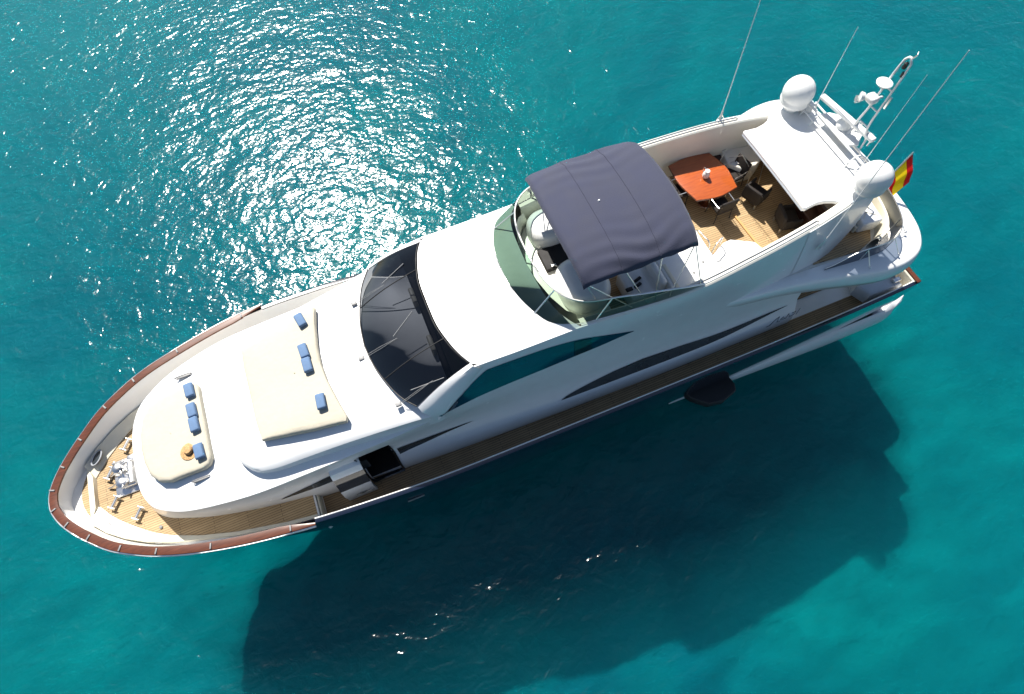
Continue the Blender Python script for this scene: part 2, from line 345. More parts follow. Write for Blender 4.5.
def bulwark():
    mb = MB()
    for sgn in (1, -1):
        rows = []
        for i, (p, q) in enumerate(zip(RAILS, IN0)):
            x = p[0]; zr = rz(x); d = lerp(2.36, 2.86, smooth01(4.5, 4.9, x)); k = 1 if sgn > 0 else stb(x); tt = 1 - d / zr
            a = (p[0], p[1] * k, zr + .01); b = (q[0], q[1] * k, zr + .01)
            e_ = hullpt(p[0], p[1] * k, tt); kk = min(1, p[1] / .5); e_ = (e_[0] - .14 * (1 - .5 * kk), max(0, e_[1] - (.14 if p[1] > .2 else p[1])), d)
            m_ = lambda u, v: (lerp(b[0], e_[0], u), lerp(b[1], e_[1], u), lerp(zr, d, v))
            rows.append([(r_[0], sgn * r_[1], r_[2]) for r_ in (b, m_(.25, .33), m_(.6, .7), e_)])
        mb.grid(rows)
    mb.build('bulwark', 'white', Y, 40)
    mb = MB(); st = MB(); nv = MB()
    o1 = offs(RAILS, -.05); o2 = offs(RAILS, .17)
    for sgn in (1, -1):
        for (src, cond) in ((mb, lambda x: x > 4.35), (nv, lambda x: x <= 4.6)):
            rows = []
            for p, a, c_ in zip(RAILS, o1, o2):
                if not cond(p[0]): continue
                s_ = sgn * (1 if sgn > 0 else stb(p[0]))
                zr = rz(p[0]); k = .15 + .85 * smooth01(4.3, 5.6, p[0]) if src is mb else 1
                if src is nv: a = (a[0], a[1] - .05)
                ci = (lerp(a[0], c_[0], k), lerp(a[1], c_[1], k)) if src is mb else (c_[0], c_[1] + .03)
                h = .035 if src is mb else .012
                rows.append([(a[0], s_ * a[1], zr - .05), (a[0], s_ * a[1], zr + h), (lerp(a[0], ci[0], .5), s_ * lerp(a[1], ci[1], .5), zr + h + .012), (ci[0], s_ * ci[1], zr + h), (ci[0], s_ * ci[1], zr - .02)])
            src.grid(rows)
        s_ = lambda x: sgn * (1 if sgn > 0 else stb(x))
        wl_ = MB().tube([(a[0], s_(p[0]) * a[1], rz(p[0]) + .02) for p, a in zip(RAILS, offs(RAILS, .125)) if p[0] < 4.9], .020, 6).build('gunwale_strip', 'dome', Y, 60)
        st.tube([(a[0], s_(p[0]) * a[1], rz(p[0]) - .02) for p, a in zip(RAILS, offs(RAILS, -.075)) if p[0] > 4.4], .030, 6)
    mb.build('cap_rail', 'mahog', Y, 40); nv.build('gunwale', 'navy', Y, 40); st.build('rub_rail', 'steel', Y, 60)
    for i in range(6, len(RAILS), 7):
        p = RAILS[i]
        if p[0] > 4.9:
            for sgn in (1, -1):
                t_ = Vector(RAILS[i + 1]) - Vector(RAILS[i - 1]); a = math.atan2(sgn * t_.y, t_.x); q = Vector((p[0], sgn * p[1] * (1 if sgn > 0 else stb(p[0]))))
                nn = Vector((-p[0] * .0, -sgn * 1)); q = q + Vector((math.sin(a) * 0, -sgn * .05))
                MB().box((q.x, q.y, rz(p[0]) + .055), (.045, .16, .03), rz=a, bev=.008).build('rail_bracket', 'grate', Y, 40)
bulwark()
def BY(x): return cr([(.5, 2.78), (-1, 2.84), (-4.4, 2.94), (-8, 3.0), (-12, 3.0)], x)[0]
def decks():
    mb = MB(); ol = []
    for p in RAILS:
        e_ = hullpt(p[0], p[1], 1 - (2.88 if p[0] > 4.7 else 2.38) / rz(p[0])); ol.append((e_[0] - .05, max(0, e_[1] - (.05 if p[1] > .1 else 0))))
    f_ = sym([p for p in ol if p[0] > 4.7] + [(4.7, 3.5)]); mb.prism(f_, 2.72, 2.885)
    f_ = sym([(4.68, 3.5)] + [p for p in ol if p[0] < 4.6]); mb.prism(f_, 2.2, 2.385)
    mb.build('main_deck', 'white', Y, 30)
    # teak on the foredeck: one sheet aft of the coaming and a triangle in the bow
    tk = MB()
    edge = [(10.70, 0), (10.68, .44), (10.3, .92), (9.85, 1.34), (9.3, 1.78), (8.75, 2.10), (8, 2.42), (7, 2.72), (6, 2.95), (5.2, 3.08), (4.75, 3.14)]
    e2 = [(p.x, p.y) for p in spline([(a, b, 0) for a, b in edge[1:]], 4)]
    tk.prism(sym([edge[0]] + e2), 2.886, 2.902)
    bow = [(11.32, 0), (11.3, .22), (11.15, .58), (10.95, .85), (10.83, .98), (10.80, .9), (10.74, 0)]
    tk.prism([(11.16, 0), (11.13, .25), (11.04, .50), (10.92, .74), (10.88, .80), (10.86, .0), (10.88, -.80), (10.92, -.74), (11.04, -.50), (11.13, -.25)], 2.886, 2.903)
    tk.build('foredeck_planking', 'teak', Y, 30)
    sd = MB()
    for sgn in (1, -1):
        rows = []
        for x in frange(4.62, -15.6, 40):
            yo = min(3.50, cr([(p[0], p[1]) for p in ol], x)[0] - .06); rows.append([(x, sgn * ((BY(x) if x < .5 else lerp(2.78, 2.55, (x - .5) / 4)) - .04), 2.402), (x, sgn * yo, 2.402)])
        sd.grid(rows)
    sd.grid([[(-11.6, -2.4, 2.402), (-11.6, 2.4, 2.402)], [(-15.6, -2.4, 2.402), (-15.6, 2.4, 2.402)]])
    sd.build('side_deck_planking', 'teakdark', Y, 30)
    # coaming across the bow well and sloping locker fronts along the bulwark
    cm = MB()
    cm.add([(10.90, -.92, 2.89), (10.90, .92, 2.89), (10.69, .46, 2.89), (10.69, -.46, 2.89), (10.87, -.92, 3.03), (10.87, .92, 3.03), (10.72, .48, 3.03), (10.72, -.48, 3.03)],
           [(0, 1, 5, 4), (1, 2, 6, 5), (2, 3, 7, 6), (3, 0, 4, 7), (4, 5, 6, 7)])
    for sgn in (1, -1):
        A = [(10.62, .45), (10.1, 1.12), (9.5, 1.62), (8.85, 2.03), (8.0, 2.36), (7, 2.66), (5.6, 2.98), (4.75, 3.10)]
        A = [(10.70, .45), (10.3, .94), (9.85, 1.36), (9.3, 1.80), (8.75, 2.12), (8.0, 2.43), (7, 2.73), (5.6, 3.02), (4.75, 3.14)]
        rows = []
        for i, a in enumerate(A):
            wd = cr([(4.7, .10), (8, .12), (9.2, .26), (10.2, .42), (10.7, .46)], a[0])[0]; hh = cr([(4.7, .04), (8, .06), (9, .14), (10.7, .16)], a[0])[0]
            nrm = Vector((.45 * smooth01(6, 10, a[0]), 1)).normalized() * wd
            rows.append([(a[0], sgn * a[1], 2.89), (a[0], sgn * a[1], 2.93), (a[0] + nrm.x, sgn * (a[1] + nrm.y), 2.93 + hh), (a[0] + nrm.x * 1.15, sgn * (a[1] + nrm.y * 1.15), 2.89)])
        cm.grid(rows)
    cm.build('deck_coaming', 'cream', Y, 30)
    # oval mooring port
    for sgn in (-1,):
        o = MB().prism([(10.50 + .12 * math.cos(a) + .08 * math.sin(a), -1.0 + .19 * math.sin(a)) for a in frange(0, 2 * math.pi * 23 / 24, 24)], 3.05, 3.12, .01)
        p = o.build('mooring_port', 'slit', Y)
        fr_ = MB().tube([(10.50 + .13 * math.cos(a) + .09 * math.sin(a), -1.0 + .21 * math.sin(a), 3.12) for a in frange(0, 2 * math.pi * 23 / 24, 24)], .022, 6, closed=True).build('port_frame', 'grey', p)
decks()
# ---------------------------------------------------------------- superstructure sides
ST = [  # base x,y  | ledge/top-edge x,y,z | deck z
    (9.36, 0, 8.95, 0, 4.02), (9.33, .6, 8.92, .62, 4.02), (9.18, 1.12, 8.80, 1.12, 4.06), (8.86, 1.52, 8.52, 1.58, 4.12), (8.2, 1.82, 8.0, 1.92, 4.22),
    (7.5, 2.05, 7.4, 2.15, 4.34), (6.5, 2.28, 6.4, 2.36, 4.50), (5.5, 2.45, 5.5, 2.47, 4.60), (4.4, 2.58, 4.4, 2.50, 4.68), (3, 2.66, 3, 2.51, 4.78), (1.6, 2.72, 1.6, 2.54, 4.94), (.5, 2.78, .5, 2.57, 5.20)]
def TE(x):   # top edge of the side for x <= .5 (roof edge, then flybridge coaming)
    return cr([(.5, 2.57, 5.20), (.25, 2.54, 5.55), (-.2, 2.38, 6.05), (-.85, 2.14, 6.50), (-2, 2.16, 6.48), (-3.6, 2.18, 6.50), (-4.6, 2.28, 6.54), (-5.6, 2.40, 6.64), (-7, 2.52, 6.80), (-8.7, 2.41, 6.92), (-10.5, 2.2, 6.99), (-12, 1.9, 7.0), (-13.1, 1.62, 7.0)], x)
def side_section(x):
    """(y,z) list from deck to the top edge for x<=.5"""
    b = BY(x); ty, tz = TE(x)
    mid5 = cr([(.5, 2.58), (-2, 2.50), (-5, 2.50), (-7, 2.58), (-9, 2.62), (-11.5, 2.5)], x)[0]
    zs = [(b, 2.36), (b + .02, 2.75), (b - .08, 3.15), (b - .27, 3.6), (b - .32, 4.1), (lerp(b - .36, mid5, .6), 4.62)]
    if tz > 5.05: zs += [(mid5, 5.0), (lerp(mid5, ty, .40), lerp(5.0, tz, .5)), (ty + .06, lerp(5.0, tz, .88)), (ty, tz)]
    else: zs += [(lerp(mid5, ty, .33), lerp(4.62, tz, .33)), (lerp(mid5, ty, .6), lerp(4.62, tz, .6)), (ty + .01, tz - .02), (ty, tz)]
    return zs
def fore_section(i):
    bx, by, tx, ty, tz = ST[i]
    k = smooth01(0, 6, i); dz = 2.86
    prof = [(0, dz if i < 9 else 2.36), (-.02 * k, 3.05), (.02, 3.15), (.35, 3.5), (.75, 3.8), (.95, tz - .12), (1, tz - .03), (1.04, tz)]
    prof = [(0, 2.36 if i > 7 else 2.86), (.0, 2.98), (.12, 3.15), (.5, 3.55), (.8, 3.85), (.93, lerp(3.85, tz, .5)), (1.0, tz - .08), (1.03, tz)]
    out = [(lerp(bx, tx, u), max(lerp(by, ty, u), 0), z) for u, z in prof]
    wj = smooth01(6, 11, i)
    if wj > 0:
        ss = side_section(.5); zl = [2.36, 2.75, 3.15, 3.6, 4.1, 4.62, 5.02, 5.20]; res = []
        def sy(z):
            for k in range(len(ss) - 1):
                if ss[k][1] <= z <= ss[k + 1][1] + 1e-6: return lerp(ss[k][0], ss[k + 1][0], (z - ss[k][1]) / max(1e-6, ss[k + 1][1] - ss[k][1]))
            return ss[-1][0]
        for (x, y, z), zj in zip(out, zl):
            zz = 2.36 + (zj - 2.36) * (tz - 2.36) / (5.20 - 2.36)
            res.append((x, lerp(y, sy(zj) + (by - 2.78) * (1 - (zj - 2.36) / 2.84) + (ty - 2.57) * (zj - 2.36) / 2.84, wj), lerp(z, zz, wj)))
        out = res
    return out
def side_y(x, z):
    """outer surface y of the port side"""
    if x <= .5: s = side_section(x)
    else:
        j = min(range(len(ST) - 1), key=lambda i: abs((ST[i][0] + ST[i + 1][0]) / 2 - x)); a = fore_section(j); b = fore_section(j + 1)
        u = (ST[j][0] - x) / (ST[j][0] - ST[j + 1][0]); s = [(lerp(p[1], q[1], u), lerp(p[2], q[2], u)) for p, q in zip(a, b)]
    for k in range(len(s) - 1):
        if s[k][1] <= z <= s[k + 1][1]: return lerp(s[k][0], s[k + 1][0], (z - s[k][1]) / (s[k + 1][1] - s[k][1]))
    return s[-1][0] if z > s[-1][1] else s[0][0]
def zc1(x): return cr([(0, 5.0), (5.5, 4.78), (7, 4.66), (8.3, 4.40), (9, 4.08)], x)[0]
DOOR = (2.12, 3.0)
def superstructure():
    mb = MB()
    def sm(rows_pts, sub=4):   # smooth each longitudinal line
        lines = [spline(l, sub) for l in zip(*rows_pts)]; return [list(r_) for r_ in zip(*lines)]
    fore = sm([fore_section(i) for i in range(len(ST))], 9)
    nF = len(fore)
    tops = []
    for r_ in fore:   # rounded shoulder and crowned coachroof
        tx, ty, tz = r_[-1]; zc = zc1(tx); cx = min(tx, 8.2 + .0) if ty < 1.9 else tx
        row = [Vector(r_[-1])]
        for u in (.04, .09, .2, .4, .7, 1):
            e_ = 1 - (1 - u)**3; row.append(Vector((lerp(tx, cx, u), lerp(ty, 0, u), lerp(tz + .0, zc, min(1, e_ * 1.0)))))
        tops.append(row)
    for sgn in (1, -1):
        g = [[(p[0], sgn * p[1], p[2]) for p in r_] for r_ in fore]
        if sgn == 1:   # leave the doorway open
            k0 = None
            for i in range(len(g) - 1):
                xm = (g[i][0][0] + g[i + 1][0][0]) / 2
                for j in range(len(g[0]) - 1):
                    zm = (g[i][j][2] + g[i][j + 1][2]) / 2
                    if DOOR[0] < xm < DOOR[1] and zm < 4.3: continue
                    mb.add([g[i][j], g[i + 1][j], g[i + 1][j + 1], g[i][j + 1]], [(0, 1, 2, 3)])
        else: mb.grid(g)
        mb.grid([[(p.x, sgn * p.y, p.z) for p in r_] for r_ in tops])
        rows = []
        for x in frange(.5, -11.35, 60): rows.append([(x, sgn * y, z) for y, z in side_section(x)])
        mb.grid(rows)
    # aft end of the saloon
    s = side_section(-11.35); s = [q for q in s if q[1] < 5.3]
    mb.grid([[(-11.35, y, z) for y, z in s], [(-11.35, -y, z) for y, z in s]])
    mb.build('superstructure', 'white', Y, 32)
superstructure()
def coachroof_tier():
    half = [(5.95, 0), (5.94, .7), (5.88, 1.2), (5.74, 1.62), (5.4, 1.98), (4.9, 2.13), (4, 2.19), (3, 2.27), (1.8, 2.40), (1.0, 2.50), (.45, 2.57), (-.1, 2.45)]
    h = [(p.x, p.y) for p in spline([(a, b, 0) for a, b in half], 4)]
    mb = MB()
    for sgn in (1, -1):
        rows = []
        for (x, y) in h:
            zb = cr([(0, 4.98), (1.6, 4.82), (4, 4.60), (6.1, 4.50)], x)[0]; ze = cr([(-.1, 5.75), (.45, 5.50), (1.2, 5.42), (2, 5.32), (3, 5.20), (4, 5.08), (5, 5.0), (6, 4.94)], x)[0]
            zc = cr([(-.5, 5.7), (1.7, 5.56), (2.8, 5.44), (4.6, 5.28), (5.5, 5.12), (6.1, 4.98)], x)[0]
            cx = min(x, 5.3) if y < 1.9 else x
            row = [(x + .03, sgn * (y + (.03 if y > 0 else 0)), zb), (x, sgn * y, ze - .05), (lerp(x, cx, .03), sgn * y * .975, ze)]
            for u in (.08, .16, .26, .4, .6, .8, 1): row.append((lerp(x, cx, u), sgn * y * (1 - u), lerp(ze, zc if y > 1.9 else cr([(-.5, 5.7), (1.7, 5.56), (2.8, 5.44), (4.6, 5.28), (5.5, 5.12)], cx)[0], 1 - (1 - u)**4)))
            rows.append(row)
        mb.grid(rows)
    mb.build('upper_coachroof', 'white', Y, 32)
coachroof_tier()
def tier_z(x, y):
    zc = cr([(-.5, 5.7), (1.7, 5.56), (2.8, 5.44), (4.6, 5.28), (5.5, 5.12)], x)[0]; ze = cr([(-.1, 5.75), (.45, 5.50), (1.2, 5.42), (2, 5.32), (3, 5.20), (4, 5.08), (5, 5.0), (6, 4.94)], x)[0]
    u = 1 - min(1, abs(y) / 2.22); return lerp(ze, zc, 1 - (1 - u)**4)
# windscreen
WB = spline([(1.70, 0, 5.60), (1.62, .70, 5.61), (1.42, 1.38, 5.64), (1.20, 1.88, 5.68), (.86, 2.33, 5.74)], 6)
WT = spline([(-.33, 0, 6.62), (-.35, .70, 6.62), (-.48, 1.30, 6.60), (-.62, 1.70, 6.58), (-.80, 2.03, 6.53)], 6)
def windscreen():
    def surf(u, v, off=0):   # u -1..1 across, v 0..1 up
        k = abs(u) * (len(WB) - 1); i = min(int(k), len(WB) - 2); f_ = k - i
        a = WB[i].lerp(WB[i + 1], f_); c_ = WT[i].lerp(WT[i + 1], f_); p = a.lerp(c_, v); p = p + Vector((.10, 0, .18)) * math.sin(math.pi * v) * .5
        p = Vector((p.x, p.y if u >= 0 else -p.y, p.z)); return p + Vector((.5, 0, .87)) * off
    mb = MB(); us = frange(-.97, .97, 41); vs = frange(.02, .98, 9)
    mb.grid([[surf(u, v) for v in vs] for u in us])
    ws = mb.build('windscreen', 'wsglass', Y, 60)
    ml = MB()
    for u in (-.42, .42): ml.tube([surf(u, v, .006) for v in vs], .016, 6)
    ml.tube([surf(u, .02, .01) for u in us], .018, 6); ml.tube([surf(u, .98, .01) for u in us], .014, 6)
    ml.build('mullion', 'rubber', ws, 60)
    # inside: a dashboard and seats that show dimly through the glass
    ins = MB(); ins.box((.65, 0, 4.95), (1.9, 3.7, .06), ry=R(4)); ins.box((-.2, 0, 5.2), (.1, 3.5, .9)); 
    ins.build('dashboard', 'black', ws)
    for yy in (-1.5, -.75, 0.05, .85): MB().box((.75 - .10 * abs(yy), yy, 5.22), (.62, .42, .06), ry=R(-8), rz=-.15, bev=.02).build('instrument_panel', 'grey', ws)
    for yy in (-.8, .8): MB().box((-.05, yy, 5.7), (.14, .5, .6), bev=.04).build('headrest', 'cream', ws)
    for (u0, l) in ((-.52, 1), (.10, 1), (.80, 1)):
        wp = MB(); b0 = surf(u0, -.06, .03)
        wp.box(b0 + Vector((.06, 0, 0)), (.16, .12, .07), bev=.02)
        for du in (0, .02): wp.tube([surf(u0 + du, -.03, .05), surf(u0 + .03 + du, .25, .05), surf(u0 + .06, .5, .04)], .007, 5)
        wp.tube([surf(u0 + .02, .46, .035), surf(u0 - .10, .80, .03)] if u0 < .7 else [surf(u0 - .04, .2, .035), surf(u0 + .13, .62, .03)], .013, 5)
        wp.build('wiper', 'grate', ws)
M['wsglass'] = tinted('smoked_windscreen_glass', (.20, .21, .23), (1, 1, 1), 1.45)
windscreen()
def roof():
    mb = MB(); n = len(WT)
    # roof skin from the screen top back to the front of the flybridge well
    xe = -3.55; WELL = [(-3.2, 0), (-3.22, .5), (-3.3, 1.0), (-3.48, 1.42), (-3.85, 1.70)]
    for sgn in (1, -1):
        rows = []
        for k, t_ in enumerate(frange(0, 1, 14)):
            row = []
            for j in range(n):
                u = j / (n - 1); p = WT[j]
                wx = cr([(0, -3.15), (.3, -3.2), (.6, -3.35), (.85, -3.6), (1.0, -3.8)], u)[0]
                x = lerp(p.x, wx, t_); te = TE(x); yo = te[0] - .0
                y = lerp(p.y, (p.y / WT[-1].y) * yo, min(1, t_ * 14)); un = p.y / WT[-1].y
                zcr = lerp(6.62, 6.84, smooth01(0, .8, t_)); z = te[1] + (zcr - te[1]) * (1 - un**3.2); z = lerp(p.z, z, min(1, t_ * 14))
                row.append((x, sgn * y, z))
            rows.append(row)
        mb.grid(rows)
        mb.tube([(x, sgn * (TE(x)[0] - .015), TE(x)[1] - .01) for x in frange(-.70, -4.2, 30)], .035, 6)
        # white corner pillars from windscreen base to roof
        a = [WB[-1] + Vector((.16, .04, -.16)), WB[-1] + Vector((0, 0, .02)), ]
        rows = []
        for v in frange(0, 1, 10):
            g0 = WB[-1].lerp(WT[-1], v) + Vector((.05, 0, .11)) * math.sin(math.pi * v) + Vector((0, -.03, 0)); x1 = lerp(.46, -1.06, v); ty, tz = TE(x1)
            z1 = lerp(5.28, 6.40, v); y1 = side_y(min(x1, .5), min(z1, tz)) + .012
            g1 = Vector((x1, y1, z1)); md = g0.lerp(g1, .5) + Vector((.06, .07, .05))
            rows.append([(q.x, sgn * q.y, q.z) for q in (g0 + Vector((0, 0, -.05)), g0, g0.lerp(md, .6) + Vector((.03, .02, .03)), md, md.lerp(g1, .6) + Vector((.02, .03, 0)), g1)])
        mb.grid(rows)
    mb.build('roof', 'white', Y, 40)
roof()
def side_patch(name, m_, lo, hi, x0, x1, sides=(1, -1), off=.016, n=50):
    for sgn in sides:
        rows = []
        for x in frange(x0, x1, n):
            a, b = lo(x), hi(x)
            if b < a + .004: b = a + .004
            rows.append([(x, sgn * (side_y(x, lerp(a, b, t_)) + off), lerp(a, b, t_)) for t_ in frange(0, 1, 7)])
        MB().grid(rows).build(name, m_, Y, 60)
# pilothouse side windows and the slender slit windows
wl = lambda x: cr([(.46, 5.30), (-2, 5.34), (-4, 5.42), (-5.3, 5.60)], x)[0]
wh = lambda x: min(cr([(.46, 5.32), (-1.14, 6.28)], x)[0] if x > -1.14 else 9, cr([(0.4, 6.26), (-1.14, 6.26), (-2.6, 6.22), (-3.8, 6.06), (-5.3, 5.62)], x)[0])
side_patch('side_window', 'mglass', wl, wh, .46, -5.3, n=70)
side_patch('opening_pane', 'bglass', lambda x: wl(x) + .03, lambda x: wh(x) - .04, -3.55, -4.05, off=.03, n=8)
def slit(xa, xb, zlo, th, peak):
    def lo(x): return zlo(x)
    def hi(x):
        u = (x - xa) / (xb - xa); return zlo(x) + th * (min(1, u / peak)**.6 if u < peak else ((1 - u) / (1 - peak))**.9)
    return lo, hi
lo, hi = slit(5.5, -.40, lambda x: cr([(5.5, 3.32), (2.5, 3.35), (-.4, 3.75)], x)[0], .50, .42)
side_patch('slit_window', 'slit', lo, hi, 5.5, 2.82); side_patch('slit_window', 'slit', lo, hi, 1.94, -.4)
lo2, hi2 = slit(-3.1, -11.0, lambda x: cr([(-3.1, 3.22), (-8, 3.22), (-11, 3.5)], x)[0], .50, .35)
side_patch('slit_window', 'slit', lo2, hi2, -3.1, -11.0)
# open doorway with a dark cabin inside, door folded out forward
def door():
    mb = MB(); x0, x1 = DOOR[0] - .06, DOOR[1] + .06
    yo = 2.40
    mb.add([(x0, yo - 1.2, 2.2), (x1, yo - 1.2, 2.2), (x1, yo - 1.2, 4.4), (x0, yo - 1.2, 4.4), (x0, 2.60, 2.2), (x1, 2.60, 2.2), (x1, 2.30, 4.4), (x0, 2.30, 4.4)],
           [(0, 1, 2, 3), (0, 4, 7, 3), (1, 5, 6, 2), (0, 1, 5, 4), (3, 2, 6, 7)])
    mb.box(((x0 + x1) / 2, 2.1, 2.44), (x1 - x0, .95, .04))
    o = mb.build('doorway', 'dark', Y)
    fr_ = MB()
    for xx in (x0 - .0, x1): fr_.tube([(xx, side_y(xx, z) + .01, z) for z in (2.42, 2.8, 3.15, 3.5, 3.8, 4.2)], .035, 6)
    
    fr_.box(((x0 + x1) / 2, 2.72, 2.43), (x1 - x0, .12, .06), bev=.01)
    fr_.build('door_frame', 'bglass', o)
    d = MB()    # door leaf parallel to the side, slid forward and outward
    rows = []
    for x in frange(2.86, 3.82, 8): rows.append([(x, side_y(x - .2, z) + .13, z) for z in (2.55, 2.8, 3.05, 3.3)])
    prof = [(2.50, 3.02), (3.00, 3.02), (3.34, 2.94), (3.85, 2.70), (4.02, 2.58)]   # z, y outer
    xs_ = (2.98, 3.86)
    for (za, ya), (zb, yb), mi in zip(prof[:-1], prof[1:], (0, 0, 1, 2)):
        for (dy, fl) in ((0, 0), (-.07, 1)):
            d.add([(xs_[0], ya + dy, za), (xs_[1], ya + dy, za), (xs_[1], yb + dy, zb), (xs_[0], yb + dy, zb)], [(0, 1, 2, 3)], mi)
        for xx in xs_: d.add([(xx, ya, za), (xx, ya - .07, za), (xx, yb - .07, zb), (xx, yb, zb)], [(0, 1, 2, 3)], mi)
    d.add([(xs_[0], 2.58, 4.02), (xs_[1], 2.58, 4.02), (xs_[1], 2.28, 4.10), (xs_[0], 2.28, 4.10)], [(0, 1, 2, 3)], 2)
    dd = d.build('side_door', ['bluegrey', 'bglass', 'white'], Y, 20)
    h = MB().tube([(3.05, 3.06, 2.93), (3.12, 3.08, 2.97), (3.2, 3.06, 2.93)], .012, 6)
    h.build('handle', 'steel', dd)
    em = MB(); c_ = Vector((3.36, 3.025, 2.84))
    em.tube([c_ + Vector((.10 * math.cos(a), .002, .065 * math.sin(a))) for a in frange(.5, 5.8, 18)], .008, 5)
    em.tube([c_ + Vector((.2, .002, 0)), c_ + Vector((.1, .002, .04))], .006, 5); em.tube([c_ + Vector((-.2, .002, 0)), c_ + Vector((-.1, .002, .04))], .006, 5)
    em.tube([c_ + Vector((0, .002, -.05)), c_ + Vector((0.02, .002, .06))], .01, 5)
    em.build('emblem', 'ink', dd)
door()
# flybridge well: coaming top, inner wall, floor
def flybridge():
    mb = MB()
    def inn(x): ty, tz = TE(x); return ty - .26
    for sgn in (1, -1):
        rows = []
        for x in frange(-3.8, -11.9, 40):
            ty, tz = TE(x); rows.append([(x, sgn * ty, tz), (x, sgn * (ty - .04), tz + .035), (x, sgn * (ty - .22), tz + .035), (x, sgn * (ty - .26), tz), (x, sgn * (ty - .33), tz - .6), (x, sgn * (ty - .33), 5.34)])
        mb.grid(rows)
        # inner front wall of the well, curved
        F = [(-3.15, 0), (-3.2, .62), (-3.35, 1.2), (-3.6, 1.62), (-3.82, 1.78)]
        zt = [6.84, 6.84, 6.78, 6.6, 6.5]
        mb.grid([[(x, sgn * y, z), (x - .08, sgn * y * .97, 6.2), (x - .08, sgn * y * .97, 5.34)] for (x, y), z in zip(F, zt)])
    mb.build('flybridge_coaming', 'cream2', Y, 40)
    fl = MB(); rows = []
    for x in frange(-3.0, -11.4, 30): 
        y = min(TE(x)[0] - .3, 2.4); rows.append([(x, -y, 5.36), (x, y, 5.36)])
    fl.grid(rows); fl.build('flybridge_floor', 'teak', Y)
    # flush handrails set on the coaming
    for sgn in (1, -1):
        a = [(x, sgn * (TE(x)[0] - .075), TE(x)[1] + .05) for x in frange(-7.0, -10.75, 14)]; c_ = [(x, sgn * (TE(x)[0] - .165), TE(x)[1] + .05) for x in frange(-10.75, -7.0, 14)]
        MB().tube(a + [(-10.8, sgn * (TE(-10.75)[0] - .12), 7.04)] + c_, .012, 5).build('coaming_rail', 'steel', Y)
M['cream2'] = noisy('off_white_gelcoat', (.72, .70, .62), .3, var=.03, coat=.3)
flybridge()
def fly_screen():
    B0 = spline([(-2.46, 0, 6.83), (-2.50, .62, 6.82), (-2.66, 1.2, 6.76), (-3.0, 1.76, 6.64), (-3.6, 2.04, 6.54), (-4.4, 2.18, 6.56), (-5.5, 2.33, 6.65), (-6.4, 2.43, 6.75), (-7.15, 2.46, 6.84)], 5)
    T0 = spline([(-3.18, 0, 7.32), (-3.20, .55, 7.32), (-3.30, 1.10, 7.32), (-3.56, 1.60, 7.30), (-4.02, 1.93, 7.28), (-4.8, 2.10, 7.24), (-5.7, 2.30, 7.20), (-6.5, 2.43, 7.08), (-7.1, 2.47, 6.92)], 5)
    mb = MB(); fr_ = MB()
    for sgn in (1, -1):
        mb.grid([[(lerp(a.x, c_.x, t_), sgn * lerp(a.y, c_.y, t_), lerp(a.z, c_.z, t_)) for t_ in (0, .5, 1)] for a, c_ in zip(B0, T0)])
    g = mb.build('fly_windscreen', 'green', Y, 60)
    f2 = lambda P, s: [(p.x, s * p.y, p.z) for p in P]
    top = f2(T0, -1)[::-1] + f2(T0, 1)[1:]; bot = f2(B0, -1)[::-1] + f2(B0, 1)[1:]
    fr_.tube(top, .026, 6); fr_.tube(bot, .02, 6)
    g2 = fr_.build('screen_frame', 'steel', g, 60)
    for k in (12, 24):
        for sgn in (1, -1):
            a, c_ = B0[k], T0[k]; MB().tube([(a.x, sgn * a.y, a.z), (c_.x, sgn * c_.y, c_.z)], .022, 6).build('screen_post', 'steel', g)
fly_screen()
def hardtop():
    half = [(-10.68, 0), (-10.68, .8), (-10.66, 1.5), (-10.72, 1.545), (-10.82, 1.53), (-11.1, 1.50), (-11.35, 1.54), (-11.55, 1.62), (-11.68, 1.74), (-11.72, 1.90), (-12.2, 1.86), (-12.75, 1.72), (-13.08, 1.45), (-13.16, 1.0), (-13.18, .0)]
    mb = MB(); mb.prism(sym(half), 6.90, 7.045, .04, both=True)
    ht = mb.build('hardtop', 'white', Y, 35)
    tr = MB(); tr.tube([(-10.665, -1.5, 6.93), (-10.675, 0, 6.93), (-10.665, 1.5, 6.93)], .022, 6); tr.tube([(-10.80, -1.45, 7.05), (-10.80, 1.45, 7.05)], .006, 4)
    tr.build('edge_trim', 'grey', ht)
    # raked legs of the arch
    for sgn in (1, -1):
        P = [(-10.4, 5.2), (-10.4, 6.98), (-11.5, 6.99), (-12.4, 6.99), (-13.15, 6.99), (-12.95, 6.6), (-12.5, 6.1), (-12.0, 5.7), (-11.4, 5.38), (-11.0, 5.2)]
        def yo(x, z): return side_y(max(x, -11.3), z) + .012 + (TE(x)[0] - TE(-11.3)[0] if x < -11.3 else 0)
        l = MB(); n = len(P)
        vo = [(x, sgn * yo(x, z), z) for x, z in P]; vi = [(x, sgn * (yo(x, z) - .24), z) for x, z in P]
        # dense web for a smooth outer skin
        rows = []
        for u in frange(0, 1, 16):
            x = lerp(-10.4, -13.15, u); zb = cr([(-10.4, 5.2), (-11.5, 5.28), (-12.2, 5.6), (-12.7, 6.05), (-13.0, 6.5), (-13.15, 6.97)], x)[0]
            rows.append([(x, sgn * yo(x, lerp(zb, 7.0, t_)), lerp(zb, 7.0, t_)) for t_ in frange(0, 1, 8)])
        l.grid(rows); l.grid([[(p[0], p[1] - sgn * .24, p[2]) for p in r_] for r_ in rows])
        l.grid([[r_[0], (r_[0][0], r_[0][1] - sgn * .24, r_[0][2])] for r_ in rows])
        l.grid([[r_[-1], (r_[-1][0], r_[-1][1] - sgn * .24, r_[-1][2])] for r_ in rows])
        l.build('arch_leg', 'white', Y, 40)
hardtop()
